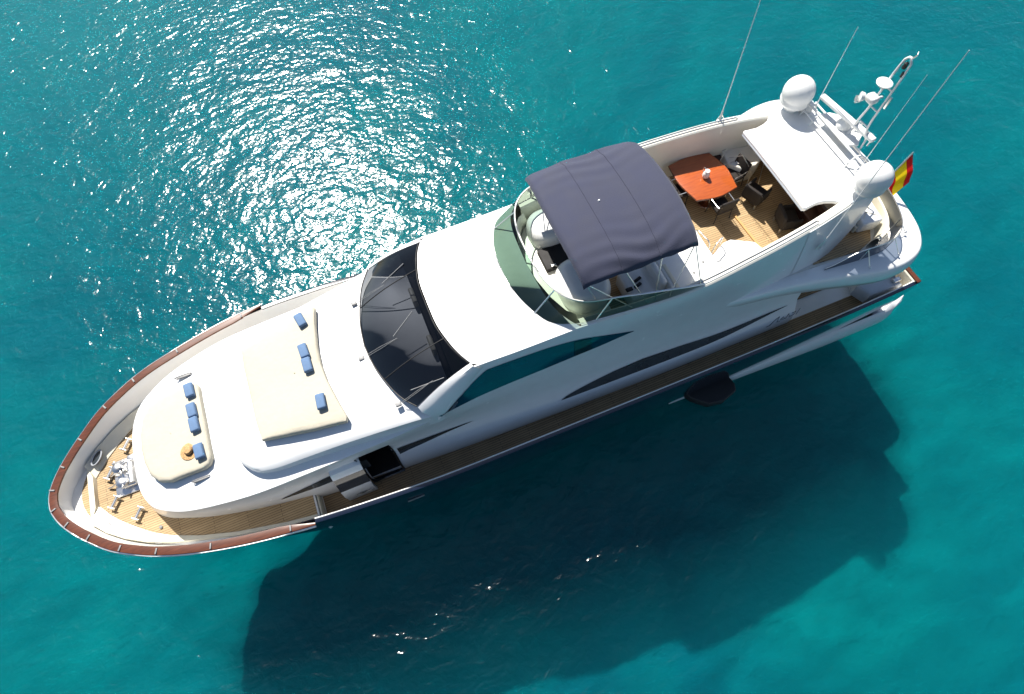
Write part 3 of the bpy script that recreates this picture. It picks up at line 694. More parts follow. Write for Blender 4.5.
def upper_aft():
    half = [(-8.2, 2.60), (-9.2, 2.74), (-10.2, 2.90), (-11.2, 3.14), (-12.2, 3.42), (-13.0, 3.60), (-13.7, 3.60), (-14.3, 3.38), (-14.7, 2.92), (-14.92, 2.3), (-15.05, 1.3), (-15.1, 0)]
    h = [(p.x, p.y) for p in spline([(a, b, 0) for a, b in half], 4)]
    mb = MB(); inner = []
    for sgn in (1, -1):
        rows = []
        for i, (x, y) in enumerate(h):
            a = Vector(h[max(i - 1, 0)]); c_ = Vector(h[min(i + 1, len(h) - 1)]); t_ = (c_ - a).normalized(); nn = Vector((t_.y, -t_.x))
            if nn.dot(Vector((-12.2 - x, -y))) < 0: nn = -nn
            if i == len(h) - 1: nn = Vector((1, 0))
            def q(d, z): return (x + nn.x * d, sgn * max(0, y + nn.y * d), z)
            wd = .74 * smooth01(0, 22, i) + .10
            # rounded fat bulwark: bottom, belly, top, inner drop to deck
            lift = .20 * smooth01(0, 18, i)
            rows.append([q(.75, 4.62), q(.25, 4.62), q(.06, 4.75), q(0, 5.02), q(.02, 5.18), q(.07, 5.24 + lift * .7), q(.15, 5.25 + lift), q(wd + .02, 5.25 + lift), q(wd + .07, 5.30)])
            if sgn == 1: inner.append(q(wd + .06, 5.30))
        mb.grid(rows)
    mb.build('upper_deck_rim', 'white', Y, 50)
    dk = MB(); ol = sym([(p[0], p[1]) for p in inner]); dk.prism([(-8.2, 2.3)] + [(p[0], p[1]) for p in inner if p[1] > .01] + [(p[0], -p[1]) for p in reversed(inner) if p[1] > .01] + [(-8.2, -2.3)], 5.05, 5.325)
    dk.build('upper_deck', 'cream2', Y)
    tk = MB(); tk.prism([(-11.2, 2.5), (-12.7, 2.62), (-13.2, 2.45), (-13.7, 1.7), (-13.85, 0), (-13.7, -1.7), (-13.2, -2.45), (-12.7, -2.62), (-11.2, -2.5)], 5.326, 5.366)
    tk.build('aft_planking', 'teak', Y)
    # curved coaming seat back inside the stern
    cm = MB()
    for k, (o_, z0, z1) in enumerate(((0, 5.33, 5.82),)):
        path = spline([(-13.0, 2.70, 0), (-13.45, 2.50, 0), (-13.8, 2.0, 0), (-14.0, 1.1, 0), (-14.05, 0, 0), (-14.0, -1.1, 0), (-13.8, -2.0, 0), (-13.45, -2.50, 0), (-12.6, -2.75, 0)], 5)
        rows = []
        for p in path: 
            d = Vector((p.x + 12.2, p.y, 0)).normalized()
            rows.append([(p.x + d.x * a, p.y + d.y * a, z) for a, z in ((-.14, z0), (-.12, z1 - .2), (-.06, z1), (.02, z1), (.05, z0))])
        cm.grid(rows)
    cm.build('aft_coaming', 'cream', Y, 45)
    # smoked glass windbreak with steel posts along the port quarter and around the stern
    path = spline([(-11.3, 2.80, 0), (-12.4, 2.92, 0), (-13.2, 2.92, 0), (-13.7, 2.66, 0), (-14.0, 2.15, 0), (-14.20, 1.3, 0), (-14.26, 0, 0), (-14.20, -1.3, 0), (-14.0, -2.15, 0), (-13.7, -2.66, 0)], 5)
    g = MB(); g.grid([[(p.x, p.y, 5.34), (p.x, p.y, lerp(5.5, 6.0, smooth01(0, 4, i)))] for i, p in enumerate(path)])
    gl = g.build('windbreak', 'smoke', Y, 60)
    rl = MB().tube([(p.x, p.y, lerp(5.5, 6.0, smooth01(0, 4, i)) + .01) for i, p in enumerate(path)], .016, 6)
    for sgn in (1,): rl.build('windbreak_rail', 'steel', gl, 60)
    for k in (5, 11, 18, 25, 32):
        p = path[k]; d = Vector((p.x + 12.2, p.y, 0)).normalized()
        MB().tube([(p.x, p.y, 5.3), (p.x, p.y, 6.02)], .018, 6).tube([(p.x, p.y, 5.95), (p.x + d.x * .35, p.y + d.y * .35, 5.56)], .012, 5).box((p.x + d.x * .37, p.y + d.y * .37, 5.56), (.06, .06, .05), bev=.01).build('windbreak_post', 'steel', gl)
upper_aft()
def stern():
    # cockpit bulwark pieces, moulded step, swim platform and spray rails
    for sg in (1, -1): MB().prism([(-14.3, sg * 2.35), (-13.9, sg * 2.9), (-14.1, sg * 3.35), (-15.3, sg * 3.42), (-15.35, sg * 2.1), (-14.7, sg * 2.1)], 2.41, 2.95, .08).build('mooring_station', 'bluegrey', Y, 40)
    tr = MB(); tr.box((-15.62, 0, 2.75), (.16, 7.1, .7), bev=.04); tr.build('transom_bulwark', 'cream', Y)
    rl = MB(); rl.box((-15.66, 0, 3.14), (.16, 7.25, .05), bev=.03); rl.build('stern_cap_rail', 'mahog', Y)
    bl = MB().lathe([(.09, 0), (.12, .05), (.06, .12), (.06, .22), (.13, .28), (.10, .32)], (-15.22, 2.95, 2.94), 14); bl.build('stern_fender_roller', 'rubber', Y)
    bb = MB().box((-15.15, 3.22, 3.0), (.28, .16, .12), bev=.03); bb.build('stern_cleat', 'steel', Y)
    sp = MB(); half = [(-15.5, 3.58), (-16.4, 3.55), (-16.95, 3.35), (-17.25, 2.9), (-17.35, 1.5), (-17.35, 0)]
    sp.prism(sym([(p.x, p.y) for p in spline([(a, b, 0) for a, b in half], 4)]), .45, .75, .08)
    sp.build('swim_platform', 'white', Y, 40)
    for sgn in (1, -1):
        rows = []
        for x in frange(-7.2, -17.0, 30):
            u = min(1, (-7.2 - x) / 6.5)**.9; e = smooth01(0, 1, max(0, (-15.9 - x) / 1.2)); yh = 3.44; yo = yh + .05 + .24 * u - .7 * e**2
            rows.append([(x, sgn * (yh + .02 + .06 * u - e * .6), .12 + .72 * u), (x, sgn * lerp(yh + .04, yo, .5), .11 + .66 * u), (x, sgn * (yo - .02), .08 + .40 * u), (x, sgn * yo, .04 + .18 * u), (x, sgn * (yo - .05), -.15), (x, sgn * (yh - .3), -.3)])
        sp = MB().grid(rows); sp.build('spray_rail', 'bluegrey2', Y, 50)
    for sgn in (1, -1):
        fn = MB(); fn.prism([(-7.7, sgn * 3.3), (-7.9, sgn * 3.70), (-8.35, sgn * 4.12), (-8.9, sgn * 4.22), (-9.5, sgn * 4.05), (-9.6, sgn * 3.8), (-9.5, sgn * 3.3)], .10, .45, .06)
        fn.build('exhaust_fairing', 'rubber', Y, 40)
M['bluegrey2'] = noisy('off_white_hull_paint', (.62, .63, .64), .3, var=.03, coat=.3)
stern()
def name_mark():
    mb = MB(); x0 = -10.35
    def P(u, v): x = x0 - u; z = 2.86 + v; return (x, side_y(x, z) + .012, z)
    for st in ([(0, .0), (.12, .02), (.3, .22), (.42, .3)], [(.42, .3), (.38, .05), (.5, .04)], [(.5, .1), (.6, .2), (.66, .08), (.55, .06)], [(.7, .05), (.78, .26), (.85, .06)], [(.9, .22), (1.05, .24), (1.0, .1), (.86, .08)], [(1.1, .06), (1.2, .3)]):
        mb.tube([P(*q) for q in st], .008, 4)
    mb.build('name_script', 'ink', Y)
name_mark()
# ---------------------------------------------------------------- arch equipment
def domes():
    for sgn in (1, -1):
        c = (-12.38, sgn * 1.72, 7.67); r_ = .44
        prof = [(.10, -.66), (.16, -.60), (.30, -.44), (.40, -.34), (.425, -.25)] + [(r_ * math.cos(a), r_ * math.sin(a) * 1.02) for a in frange(-.45, math.pi / 2 - .02, 14)]
        d = MB().lathe(prof, c, 32).build('satellite_dome', 'dome', Y, 50)
        MB().lathe([(.20, 0), (.16, .06), (.11, .12), (.11, .30)], (c[0], c[1], 7.04), 20).build('dome_pedestal', 'dome', d)
        MB().box((c[0] - .35, c[1] - sgn * .25, 7.2), (.30, .22, .30), bev=.04, rz=.4 * sgn).build('dome_bracket', 'dome', d)
    # tube frame behind the domes
    fr_ = MB()
    for (x, z, r_) in ((-12.70, 7.36, .035), (-12.95, 7.30, .03), (-12.55, 7.22, .025)): fr_.tube([(x, -1.45, z), (x, 1.45, z)], r_, 8)
    for yy in (-1.4, -.95, .75, 1.4): fr_.tube([(-12.5, yy, 7.04), (-12.7, yy, 7.36), (-12.95, yy, 7.30), (-13.05, yy, 7.04)], .028, 6)
    fr_.build('equipment_frame', 'dome', Y)
    pl = MB(); pl.prism([(-12.75, -.95), (-12.75, .35), (-13.0, .45), (-13.42, .1), (-13.5, -.15), (-13.42, -.5), (-13.0, -.9)], 7.33, 7.39, .02); pl.build('radar_shelf', 'dome', Y, 40)
    rd = MB(); rd.lathe([(.20, 0), (.21, .10), (.16, .18), (.10, .24), (.08, .32)], (-13.0, -.30, 7.39), 20)
    r0 = rd.build('radar_scanner', 'dome', Y, 40)
    a, b = Vector((-12.78, -1.26, 7.76)), Vector((-13.06, .72, 7.76)); d = (b - a).normalized(); ang = math.atan2(d.y, d.x)
    MB().box((a + b) / 2, ((b - a).length, .17, .13), rz=ang, bev=.045).build('scanner_bar', 'dome', r0, 50)
    # looped mast
    mt = MB()
    L1 = spline([(-12.95, -.02, 7.36), (-13.05, .0, 7.62), (-12.92, .04, 7.80), (-12.85, .1, 8.1), (-12.84, .16, 8.6), (-12.86, .18, 9.5), (-12.90, .20, 9.95)], 5)
    L2 = spline([(-13.05, .52, 7.30), (-13.05, .5, 7.60), (-12.95, .46, 7.80), (-12.9, .42, 8.1), (-12.88, .42, 8.6), (-12.90, .42, 9.5), (-12.92, .40, 9.95)], 5)
    arc = [(-12.91, lerp(.20, .40, t_), 9.95 + .12 * math.sin(math.pi * t_)) for t_ in frange(0, 1, 7)]
    mt.tube(L1 + [Vector(p) for p in arc[1:-1]] + L2[::-1], .030, 8)
    for (a_, b_) in ((L1, -1), (L2, 1)): mt.tube(spline([a_[0] + Vector((-.22, 0, 0)), a_[5] + Vector((-.25, 0, .02)), a_[12] + Vector((-.03, 0, 0)), a_[16]], 5), .024, 6)
    for z in (8.05, 8.55, 9.2): mt.tube([(-12.86, .15, z), (-12.88, .43, z)], .022, 6)
    m0 = mt.build('mast', 'dome', Y, 60)
    MB().lathe([(.05, -.12), (.05, -.03), (.19, 0), (.20, .03), (.12, .08), (.02, .09)], (-12.66, .24, 9.38), 20).build('gps_antenna', 'dome', m0)
    hs = MB().box((-12.62, .22, 8.92), (.26, .30, .20), bev=.07).tube([(-12.45, .1, 8.94), (-12.38, .05, 8.94)], [.10, .12], 14).tube([(-12.6, .25, 8.94), (-12.86, .3, 8.96)], .03, 6)
    hs.build('searchlight', 'dome', m0)
    MB().tube([(-12.45, .05, 8.82), (-12.36, .0, 8.82)], [.07, .10], 14).build('horn', 'steel', m0)
    MB().lathe([(.05, 0), (.055, .05), (.05, .14), (.02, .17)], (-12.90, .30, 9.78), 14).lathe([(.04, 0), (.04, .12)], (-12.90, .38, 9.6), 12).build('navigation_light', 'rubber', m0)
    MB().tube([(-12.92, .34, 10.07), (-12.92, .40, 10.2)], .018, 6).tube([(-12.92, .40, 10.19), (-13.0, .33, 10.21)], .01, 5).build('wind_vane', 'steel', m0); MB().box((-12.9, .50, 8.9), (.05, .06, .34), bev=.01).build('mast_box', 'steel', m0)
    # whip antennas
    for (b_, t_, r_) in (((-10.30, -2.20, 7.0), (-10.15, -2.25, 11.4), .016), ((-12.76, -1.24, 7.4), (-12.73, -1.29, 9.85), .013), ((-11.0, 2.42, 6.2), (-10.98, 2.30, 12.3), .016), ((-12.52, 1.14, 7.4), (-12.49, 1.12, 10.35), .010)):
        a_, c_ = Vector(b_), Vector(t_)
        wa = MB().tube([a_, a_.lerp(c_, .08), a_.lerp(c_, .085), c_], [r_ * 1.7, r_ * 1.7, r_, r_ * .55], 6).build('whip_antenna', 'dome', Y)
        if r_ > .015: MB().box(a_, (.12, .10, .06), bev=.02).tube([a_ + Vector((.15, 0, .0)), a_.lerp(c_, .06)], .012, 5).tube([a_ + Vector((-.15, 0, 0)), a_.lerp(c_, .06)], .012, 5).build('antenna_mount', 'steel', wa)
domes()
def bimini():
    x0, x1 = -3.92, -7.02; mb = MB(); seams = [.02, .34, .66, .98]
    def P(u, v, d=0):   # u fore-aft 0..1, v -1..1 athwart
        x = lerp(x0, x1, u) + (.10 * (v * v) * (1 if u < .5 else -1) * 0); x += .10 * (1 - v * v) * (1 - 2 * u) * .9
        z = 8.36 - .20 * v**2 - .16 * abs(v)**8 - .05 * math.sin(u * math.pi * 3)**2 * .6 - .03 * (2 * u - 1)**8 * 4
        y = v * 1.84 * (1 - .02 * (2 * u - 1)**2)
        z += .022 * math.sin(v * 30 + 2.5 * math.sin(u * 8) + 2 * noise.noise(Vector((x, y, 4)))) * (abs(v)**2) * (.4 + .9 * math.sin(math.pi * u)**2) + .02 * noise.noise(Vector((x * 1.4, y * .6, 8))) + .012 * noise.noise(Vector((x * 3, y * 1.1, 0)))
        return Vector((x, y, z - d))
    us = frange(0, 1, 40); vs = frange(-1, 1, 70)
    mb.grid([[P(u, v) for v in vs] for u in us]); mb.grid([[P(u, v, .02) for v in vs] for u in us])
    # hanging valance round the edge
    rim = [P(0, v) for v in vs] + [P(u, 1) for u in us[1:]] + [P(1, v) for v in vs[::-1][1:]] + [P(u, -1) for u in us[::-1][1:]]
    mb.grid([[p, Vector((p.x + (.02 if p.x > -5.4 else -.02), p.y * 1.012, p.z - .10 - .012 * math.sin(i * 1.3)))] for i, p in enumerate(rim)])
    cn = mb.build('bimini_canopy', 'canvas', Y, 60)
    sm = MB()
    for u in (.30, .36, .63, .69)[::1]:
        if u in (.30, .63): sm.tube([P(u + .02, v) + Vector((0, 0, .004)) for v in vs], .012, 5)
    sm.build('canopy_seam', 'canvas', cn)
    MB().lathe([(.03, 0), (.02, .03)], P(.40, -.02), 8).build('canopy_cap', 'dome', cn)
    for u in (.02, .34, .67, .98):
        fr_ = MB(); pts = [P(u, v) - Vector((0, 0, .05)) for v in frange(-.98, .98, 24)]
        for sgn in (1, -1):
            e = pts[-1] if sgn > 0 else pts[0]
            bx = -5.5 if u < .5 else -5.7
            fx = {.02: -5.2, .34: -5.6, .67: -5.8, .98: -6.2}[u]
            fr_.tube([e, (fx, sgn * (TE(fx)[0] - .12), TE(fx)[1] + .03)], .015, 6)
        fr_.tube(pts, .015, 6); fr_.build('canopy_bow', 'steel', cn, 60)
    for sgn in (1, -1):
        MB().tube([P(.98, sgn * .98) - Vector((0, 0, .08)), (-7.05, sgn * (TE(-7.05)[0] - .12), 6.86)], .015, 6).build('canopy_strut', 'steel', cn); MB().tube([P(.02, sgn * .98) - Vector((0, 0, .08)), (-4.35, sgn * 1.95, 6.95)], .015, 6).build('canopy_strut', 'steel', cn)
bimini()
def fly_fit():
    # moulded dash in front of the helm: two fat rounded pods, dark hollow between
    sh = MB(); sh.prism([(-3.22, 0), (-3.26, .6), (-3.4, 1.15), (-3.72, 1.6), (-4.1, 1.78), (-4.9, 1.85), (-4.9, -1.85), (-4.1, -1.78), (-3.72, -1.6), (-3.4, -1.15), (-3.26, -.6)], 5.36, 6.05, .05)
    sh.build('dash_moulding', 'cream2', Y, 40)
    def pod(cx, cy, lx, ly, z0, z1):
        rows = []; n = 28
        for (s_, z) in ((1, z0), (1, z0 + .3 * (z1 - z0)), (.97, lerp(z0, z1, .62)), (.88, lerp(z0, z1, .84)), (.70, lerp(z0, z1, .96)), (.4, z1), (.02, z1 + .01)):
            rows.append([(cx + lx * s_ * math.copysign(abs(math.cos(a))**.75, math.cos(a)), cy + ly * s_ * math.copysign(abs(math.sin(a))**.75, math.sin(a)), z) for a in frange(0, 2 * math.pi, n)])
        return MB().grid(rows)
    pod(-4.35, -1.18, .62, .58, 6.0, 6.62).build('helm_pod', 'white', Y, 60)
    pod(-4.45, .88, .70, .80, 6.0, 6.66).build('helm_pod', 'white', Y, 60)
    MB().box((-4.15, -.28, 6.12), (.8, .72, .16), bev=.03).build('instrument_hood', 'dark', Y)
    MB().box((-3.98, .02, 6.23), (.14, .06, .04), bev=.01).tube([(-3.9, -.05, 6.24), (-4.05, .1, 6.26)], .012, 5).build('throttle', 'steel', Y)
    # port seat and wet bar
    s = MB(); s.box((-6.05, 1.30, 5.70), (.95, 1.0, .6), bev=.08); s.box((-6.48, 1.30, 6.05), (.2, 1.0, .6), bev=.08); s.build('helm_seat', 'white', Y, 40)
    MB().box((-5.62, 1.45, 6.04), (.20, .12, .05), bev=.02).box((-5.98, 1.25, 6.03), (.24, .09, .05), bev=.02, rz=.3).box((-5.90, 1.42, 6.03), (.24, .09, .05), bev=.02, rz=.3).build('binocular', 'rubber', Y)
    c_ = MB(); c_.box((-7.35, 1.35, 5.84), (1.55, 1.75, .96), bev=.05); cb = c_.build('wet_bar', 'white', Y, 40)
    for (x, y) in ((-7.2, 1.0), (-7.35, 1.8), (-7.62, .8), (-6.95, .75), (-7.75, 1.6)): MB().lathe([(.035, 0), (.03, .02)], (x, y, 6.32), 10).build('bar_fitting', 'grate', cb)
    MB().box((-6.72, 1.70, 6.33), (.10, .9, .02), bev=.005).build('bar_trim', 'cream', cb)
    MB().box((-6.6, .35, 6.0), (.35, .35, .25), bev=.05).build('stool_cushion', 'tan', Y)
    MB().box((-7.0, -.55, 5.8), (.45, 1.2, .8), bev=.06).build('helm_bench', 'cream', Y, 40)
    hr = MB()
    for (p, q) in (((-8.18, .55), (-8.28, 1.12)), ((-8.35, 1.25), (-8.75, 1.05))):
        hr.tube(spline([(p[0], p[1], 5.4), (p[0], p[1], 6.18), (lerp(p[0], q[0], .5), lerp(p[1], q[1], .5), 6.28), (q[0], q[1], 6.18), (q[0], q[1], 5.4)], 5), .018, 6)
    hr.build('stair_handrail', 'steel', Y, 60)
    MB().box((-8.5, 1.2, 5.375), (.55, .34, .02)).build('stair_opening', 'brownin', Y)
    # chaise lounge on the port side
    l = MB(); l.prism([(-8.2, 1.95), (-8.25, 1.35), (-8.9, 1.02), (-9.15, 1.0), (-9.75, 1.35), (-9.95, 2.02)], 5.37, 5.85, .08); l.build('moulded_lounge', 'white', Y, 40)
    MB().box((-8.35, 1.72, 5.87), (.10, .14, .03), bev=.01).build('speaker_grille', 'grate', Y)
    # starboard aft: moulded corner locker with wash basin and stainless rails, step edge in the floor
    b = MB(); b.prism([(-10.55, -2.0), (-10.45, -1.35), (-10.7, -1.0), (-11.2, -.95), (-11.6, -1.2), (-11.7, -1.75), (-11.2, -1.85)], 5.37, 6.0, .06); b.build('corner_locker', 'cream2', Y, 40)
    MB().tube([(-10.55, -1.5, 6.05), (-10.6, -1.1, 6.5), (-10.85, -.75, 6.1), (-10.9, -.7, 5.4)], .016, 6).tube([(-11.15, -.95, 6.05), (-11.2, -.8, 6.5), (-11.25, -.6, 5.4)], .014, 6).lathe([(.09, 0), (.10, .05), (.02, .07)], (-10.75, -1.25, 6.0), 14).build('grab_rail', 'steel', Y, 60)
    se = MB().prism([(-9.98, .05), (-10.05, .05), (-10.15, 2.0), (-10.08, 2.0)], 5.361, 5.40); se.build('step_nosing', 'tan', Y)
    MB().box((-12.0, 0, 5.75), (.1, 3.2, .78), bev=.02).build('hardtop_bulkhead', 'brownin', Y)
    MB().box((-11.75, 1.05, 5.65), (.45, .9, .55), bev=.05).build('aft_cabinet', 'brownin', Y)
fly_fit()
def deck_gear():
    # two-horned mooring bitts on the foredeck
    for (x, y, a) in ((9.66, -1.12, .35), (10.22, -.40, .35), (10.18, .54, .35), (9.56, 1.13, .35)):
        b = MB(); m_ = Matrix.Translation((x, y, 2.902)) @ Matrix.Rotation(R(-35), 4, 'Z') 
        def q(p): return m_ @ Vector(p)
        for s_ in (-.13, .13): b.lathe([(.05, 0), (.04, .02), (.03, .12)], q((0, s_, 0)), 10)
        b.tube([q((0, -.16, .13)), q((0, .16, .13))], .045, 8)
        for s_ in (-.17, .17): b.tube([q((-.10, s_, .14)), q((.10, s_, .14))], [.02, .028], 8); 
        for s_ in (-.17, .17):
            b.tube([q((-.10, s_, .14)), q((0, s_, .15)), q((.10, s_, .14))], [.016, .034, .016], 8)
        b.build('mooring_bitt', 'steel', Y, 50)
    wd = MB()
    for (x, y, h) in ((9.92, -.40, .34), (9.84, .10, .34)):
        wd.lathe([(.16, 0), (.15, .06), (.09, .09), (.08, .2), (.13, .24), (.15, .30), (.10, h)], (x, y, 2.90), 18)
    wd.box((9.68, -.20, 3.0), (.42, .9, .2), bev=.05); wd.tube([(9.55, -.45, 3.15), (9.55, .2, 3.15)], .09, 12); wd.box((9.5, -.6, 3.02), (.3, .22, .22), bev=.04)
    wd.tube([(9.95, .0, 3.1), (10.2, .05, 3.0), (10.35, .02, 2.94)], .03, 6); wd.tube([(9.95, -.35, 3.1), (10.2, -.3, 3.0)], .03, 6)
    for k in range(14): 
        wd.box((9.75 + random.uniform(-.25, .22), -.15 + random.uniform(-.45, .45), 3.16 + random.uniform(0, .1)), (.12, .05, .05), rz=random.uniform(0, 3), bev=.015)
    w0 = wd.build('anchor_windlass', 'steel', Y, 50)
    MB().box((9.72, -.15, 2.93), (.85, 1.15, .05), bev=.01).build('windlass_plate', 'steel', Y)
    for (x, y, a) in ((10.45, 1.12, -.75), (9.15, 2.12, -.45)):
        f_ = MB(); m_ = Matrix.Translation((x, y, 2.97)) @ Matrix.Rotation(a, 4, 'Z')
        f_.tube([m_ @ Vector((.15 * math.cos(t_), .05 * math.sin(t_), .02)) for t_ in frange(0, 2 * math.pi * 15 / 16, 16)], .025, 6, closed=True); f_.tube([m_ @ Vector((-.05, -.04, .02)), m_ @ Vector((-.05, .04, .02))], .02, 6); f_.tube([m_ @ Vector((.05, -.04, .02)), m_ @ Vector((.05, .04, .02))], .02, 6)
        f_.build('fairlead', 'steel', Y)
    # ventilation grilles and grab handles near the two beds
    def hinge(x, y, z, rzz, s=(.22, .14)): MB().box((x, y, z), (s[0], s[1], .03), rz=rzz, bev=.008).build('deck_vent', 'grate', Y)
    hinge(5.12, -1.62, 4.98, 0, (.13, .26)); hinge(5.12, 1.0, 5.10, 0, (.13, .26))
    for (x, y) in ((6.95, -1.72), (6.95, 1.50)):
        z = 4.58; h = MB().tube(spline([(x + .22, y, z), (x + .2, y, z + .09), (x - .2, y, z + .09), (x - .22, y, z)], 4), .016, 6).box((x, y, z + .02), (.40, .09, .03), bev=.01); h.build('grab_handle', 'grate', Y)
    MB().box((4.66, 3.0, 2.60), (.04, .86, .45), bev=.01).build('deck_step', 'cream', Y)
    for (x, y) in ((9.25, .55), (8.9, 1.75)): MB().lathe([(.04, 0), (.05, .04), (.02, .06)], (x + .15, y, 2.90), 10).build('deck_fitting', 'grate', Y)
    # stainless hull fittings and a nameplate on the navy side
    MB().box((2.0, 3.73, 2.55), (.5, .03, .12), bev=.01).build('hull_vent', 'grate', Y)
deck_gear()

# ---------------------------------------------------------------- loose things
def pad(name, half, zf, th, label):
    ol = sym(half); bm = bmesh.new(); 
    ol = [(p.x, p.y) for p in [Vector((a[0], a[1])) for a in ol]]
    # dense top: fan of scaled rings
    c_ = Vector((sum(p[0] for p in ol) / len(ol), 0)); dense = []
    for i in range(len(ol)):
        a, b = Vector(ol[i]), Vector(ol[(i + 1) % len(ol)])
        k = max(1, int((b - a).length / .12)); dense += [a.lerp(b, j / k) for j in range(k)]
    rings = []
    for (s_, h) in ((1.0, -.02), (1.0, .55), (.992, .85), (.97, 1.0), (.9, 1.03), (.75, 1.04), (.55, 1.04), (.3, 1.04), (.01, 1.04)):
        ring = []
        for p in dense:
            d = p - c_; ln = d.length; inset = (1 - s_) if s_ < .95 else 0; q = c_ + d * (s_ if s_ < .95 else max(0, (ln - (1 - s_) * 2.2) / ln))
            wz = .012 * noise.noise(Vector((q.x * 2.4, q.y * 1.6, 2))) + .02 * noise.noise(Vector((q.x * .9, q.y * .7, 9)))
            ring.append((q.x, q.y, zf(q.x, q.y) + th * h + (wz if h > .9 else 0)))
        ring.append(ring[0]); rings.append(ring)
    o = MB().grid(rings).build(name, 'pad', None, 50); return o
b1 = [(8.40, 0), (8.36, .45), (8.24, .86), (8.02, 1.14), (7.7, 1.28), (6.75, 1.33), (6.58, 1.27), (6.50, 1.1), (6.49, 0)]
tag(pad('sun_pad', b1, lambda x, y: cr([(6.4, 4.73), (7.4, 4.64), (8.4, 4.43)], x)[0] - .02 * y * y, .17, ''), 'smaller cream sun pad nearest the bow, with a straw hat on it', 'sun pad', 'cream sun pads on the foredeck')
b2 = [(5.0, 0), (5.0, .8), (4.95, 1.42), (4.4, 1.55), (3.6, 1.72), (2.72, 1.86), (2.66, 1.76), (2.78, 1.2), (2.90, .5), (2.93, 0)]
tag(pad('sun_pad', b2, lambda x, y: tier_z(x, y) + .03 + .02 * y * y, .15, ''), 'larger cream sun pad just ahead of the dark windscreen', 'sun pad', 'cream sun pads on the foredeck')
def cushion(x, y, z, rz_, label, slope=0):
    t_ = empty('bolster_cushion', (x, y, z), rz_); tag(t_, label, 'cushion', 'blue bolster cushions on the sun pads')
    m_ = MB().box((0, 0, .075), (.24, .43, .15), bev=.045, seg=4)
    o = m_.build('cushion_cover', 'blue'); o.parent = t_
    p = MB().box((0, 0, .075), (.246, .436, .012), bev=.004).build('piping', 'blue'); p.parent = t_
L1_ = ['blue cushion at the far starboard end of the pad nearest the bow', 'farther of the two touching blue cushions in the middle of the pad nearest the bow', 'nearer of the two touching blue cushions in the middle of the pad nearest the bow', 'blue cushion beside the straw hat on the pad nearest the bow']
for (x, y), l in zip(((6.72, -1.02), (6.74, -.38), (6.74, .06), (6.74, .86)), L1_): cushion(x, y, 4.875 - .02 * y * y, R(3), l)
L2_ = ['blue cushion at the far starboard end of the pad ahead of the windscreen', 'farther of the two touching blue cushions mid-way along the pad ahead of the windscreen', 'nearer of the two touching blue cushions mid-way along the pad ahead of the windscreen', 'blue cushion at the near port end of the pad ahead of the windscreen']
for (x, y, a), l in zip(((3.12, -1.47, 12), (3.26, -.50, 3), (3.27, -.06, 0), (3.18, 1.12, -4)), L2_): cushion(x, y, tier_z(x, y) + .02 * y * y + .185, R(a), l)
hat = empty('straw_hat', (7.02, .72, 4.84)); tag(hat, 'brown woven straw hat lying on the cream pad beside a blue cushion', 'hat')
hb = MB().lathe([(.25, 0), (.24, .015), (.12, .03), (.11, .03)], n=24).build('brim', 'straw'); hc = MB().lathe([(.12, .02), (.115, .09), (.09, .13), (.02, .14)], n=24).build('crown', 'straw'); adopt(hat, hb, hc)
hbnd = MB().lathe([(.124, .03), (.122, .055)], n=24).build('hat_band', 'brownin'); adopt(hat, hbnd)
def table():
    t_ = empty('dining_table', (-9.45, -1.15, 5.36)); tag(t_, 'glossy orange wooden dining table under the half shade on the upper deck', 'table')
    c_ = Vector((-9.45, -1.15))
    A = spline([(-8.70, -1.95, 0), (-9.4, -2.03, 0), (-10.08, -1.90, 0)], 5)[:-1] + spline([(-10.08, -1.90, 0), (-10.26, -1.2, 0), (-10.16, -.42, 0)], 5)[:-1] + spline([(-10.16, -.42, 0), (-9.5, -.32, 0), (-8.82, -.46, 0)], 5)[:-1] + spline([(-8.82, -.46, 0), (-8.66, -1.2, 0), (-8.70, -1.95, 0)], 5)[:-1]
    tp = MB().prism([(p.x - c_.x, p.y - c_.y) for p in A], .66, .71, .015).build('tabletop', 'table', None, 30); adopt(t_, tp)
    ed = MB().tube([(p.x - c_.x, p.y - c_.y, .675) for p in A], .022, 6, closed=True).build('edge_band', 'mahog'); ed.parent = t_
    for s_ in (-.45, .45):
        l = MB().lathe([(.22, 0), (.20, .03), (.06, .06), (.05, .62), (.16, .66)], (0, s_, 0), 16).build('leg', 'mahog'); l.parent = t_
table()
pt = empty('pitcher', (-9.48, -1.12, 6.075)); tag(pt, 'clear glass pitcher standing on the orange table', 'pitcher')
pb = MB().lathe([(.075, 0), (.10, .04), (.11, .11), (.085, .19), (.06, .23), (.075, .27)], n=18).build('jug_body', 'dome'); ph = MB().tube(spline([(.0, -.07, .25), (.0, -.17, .24), (.0, -.18, .12), (.0, -.10, .07)], 5), .012, 6).build('handle', 'steel'); adopt(pt, pb, ph)
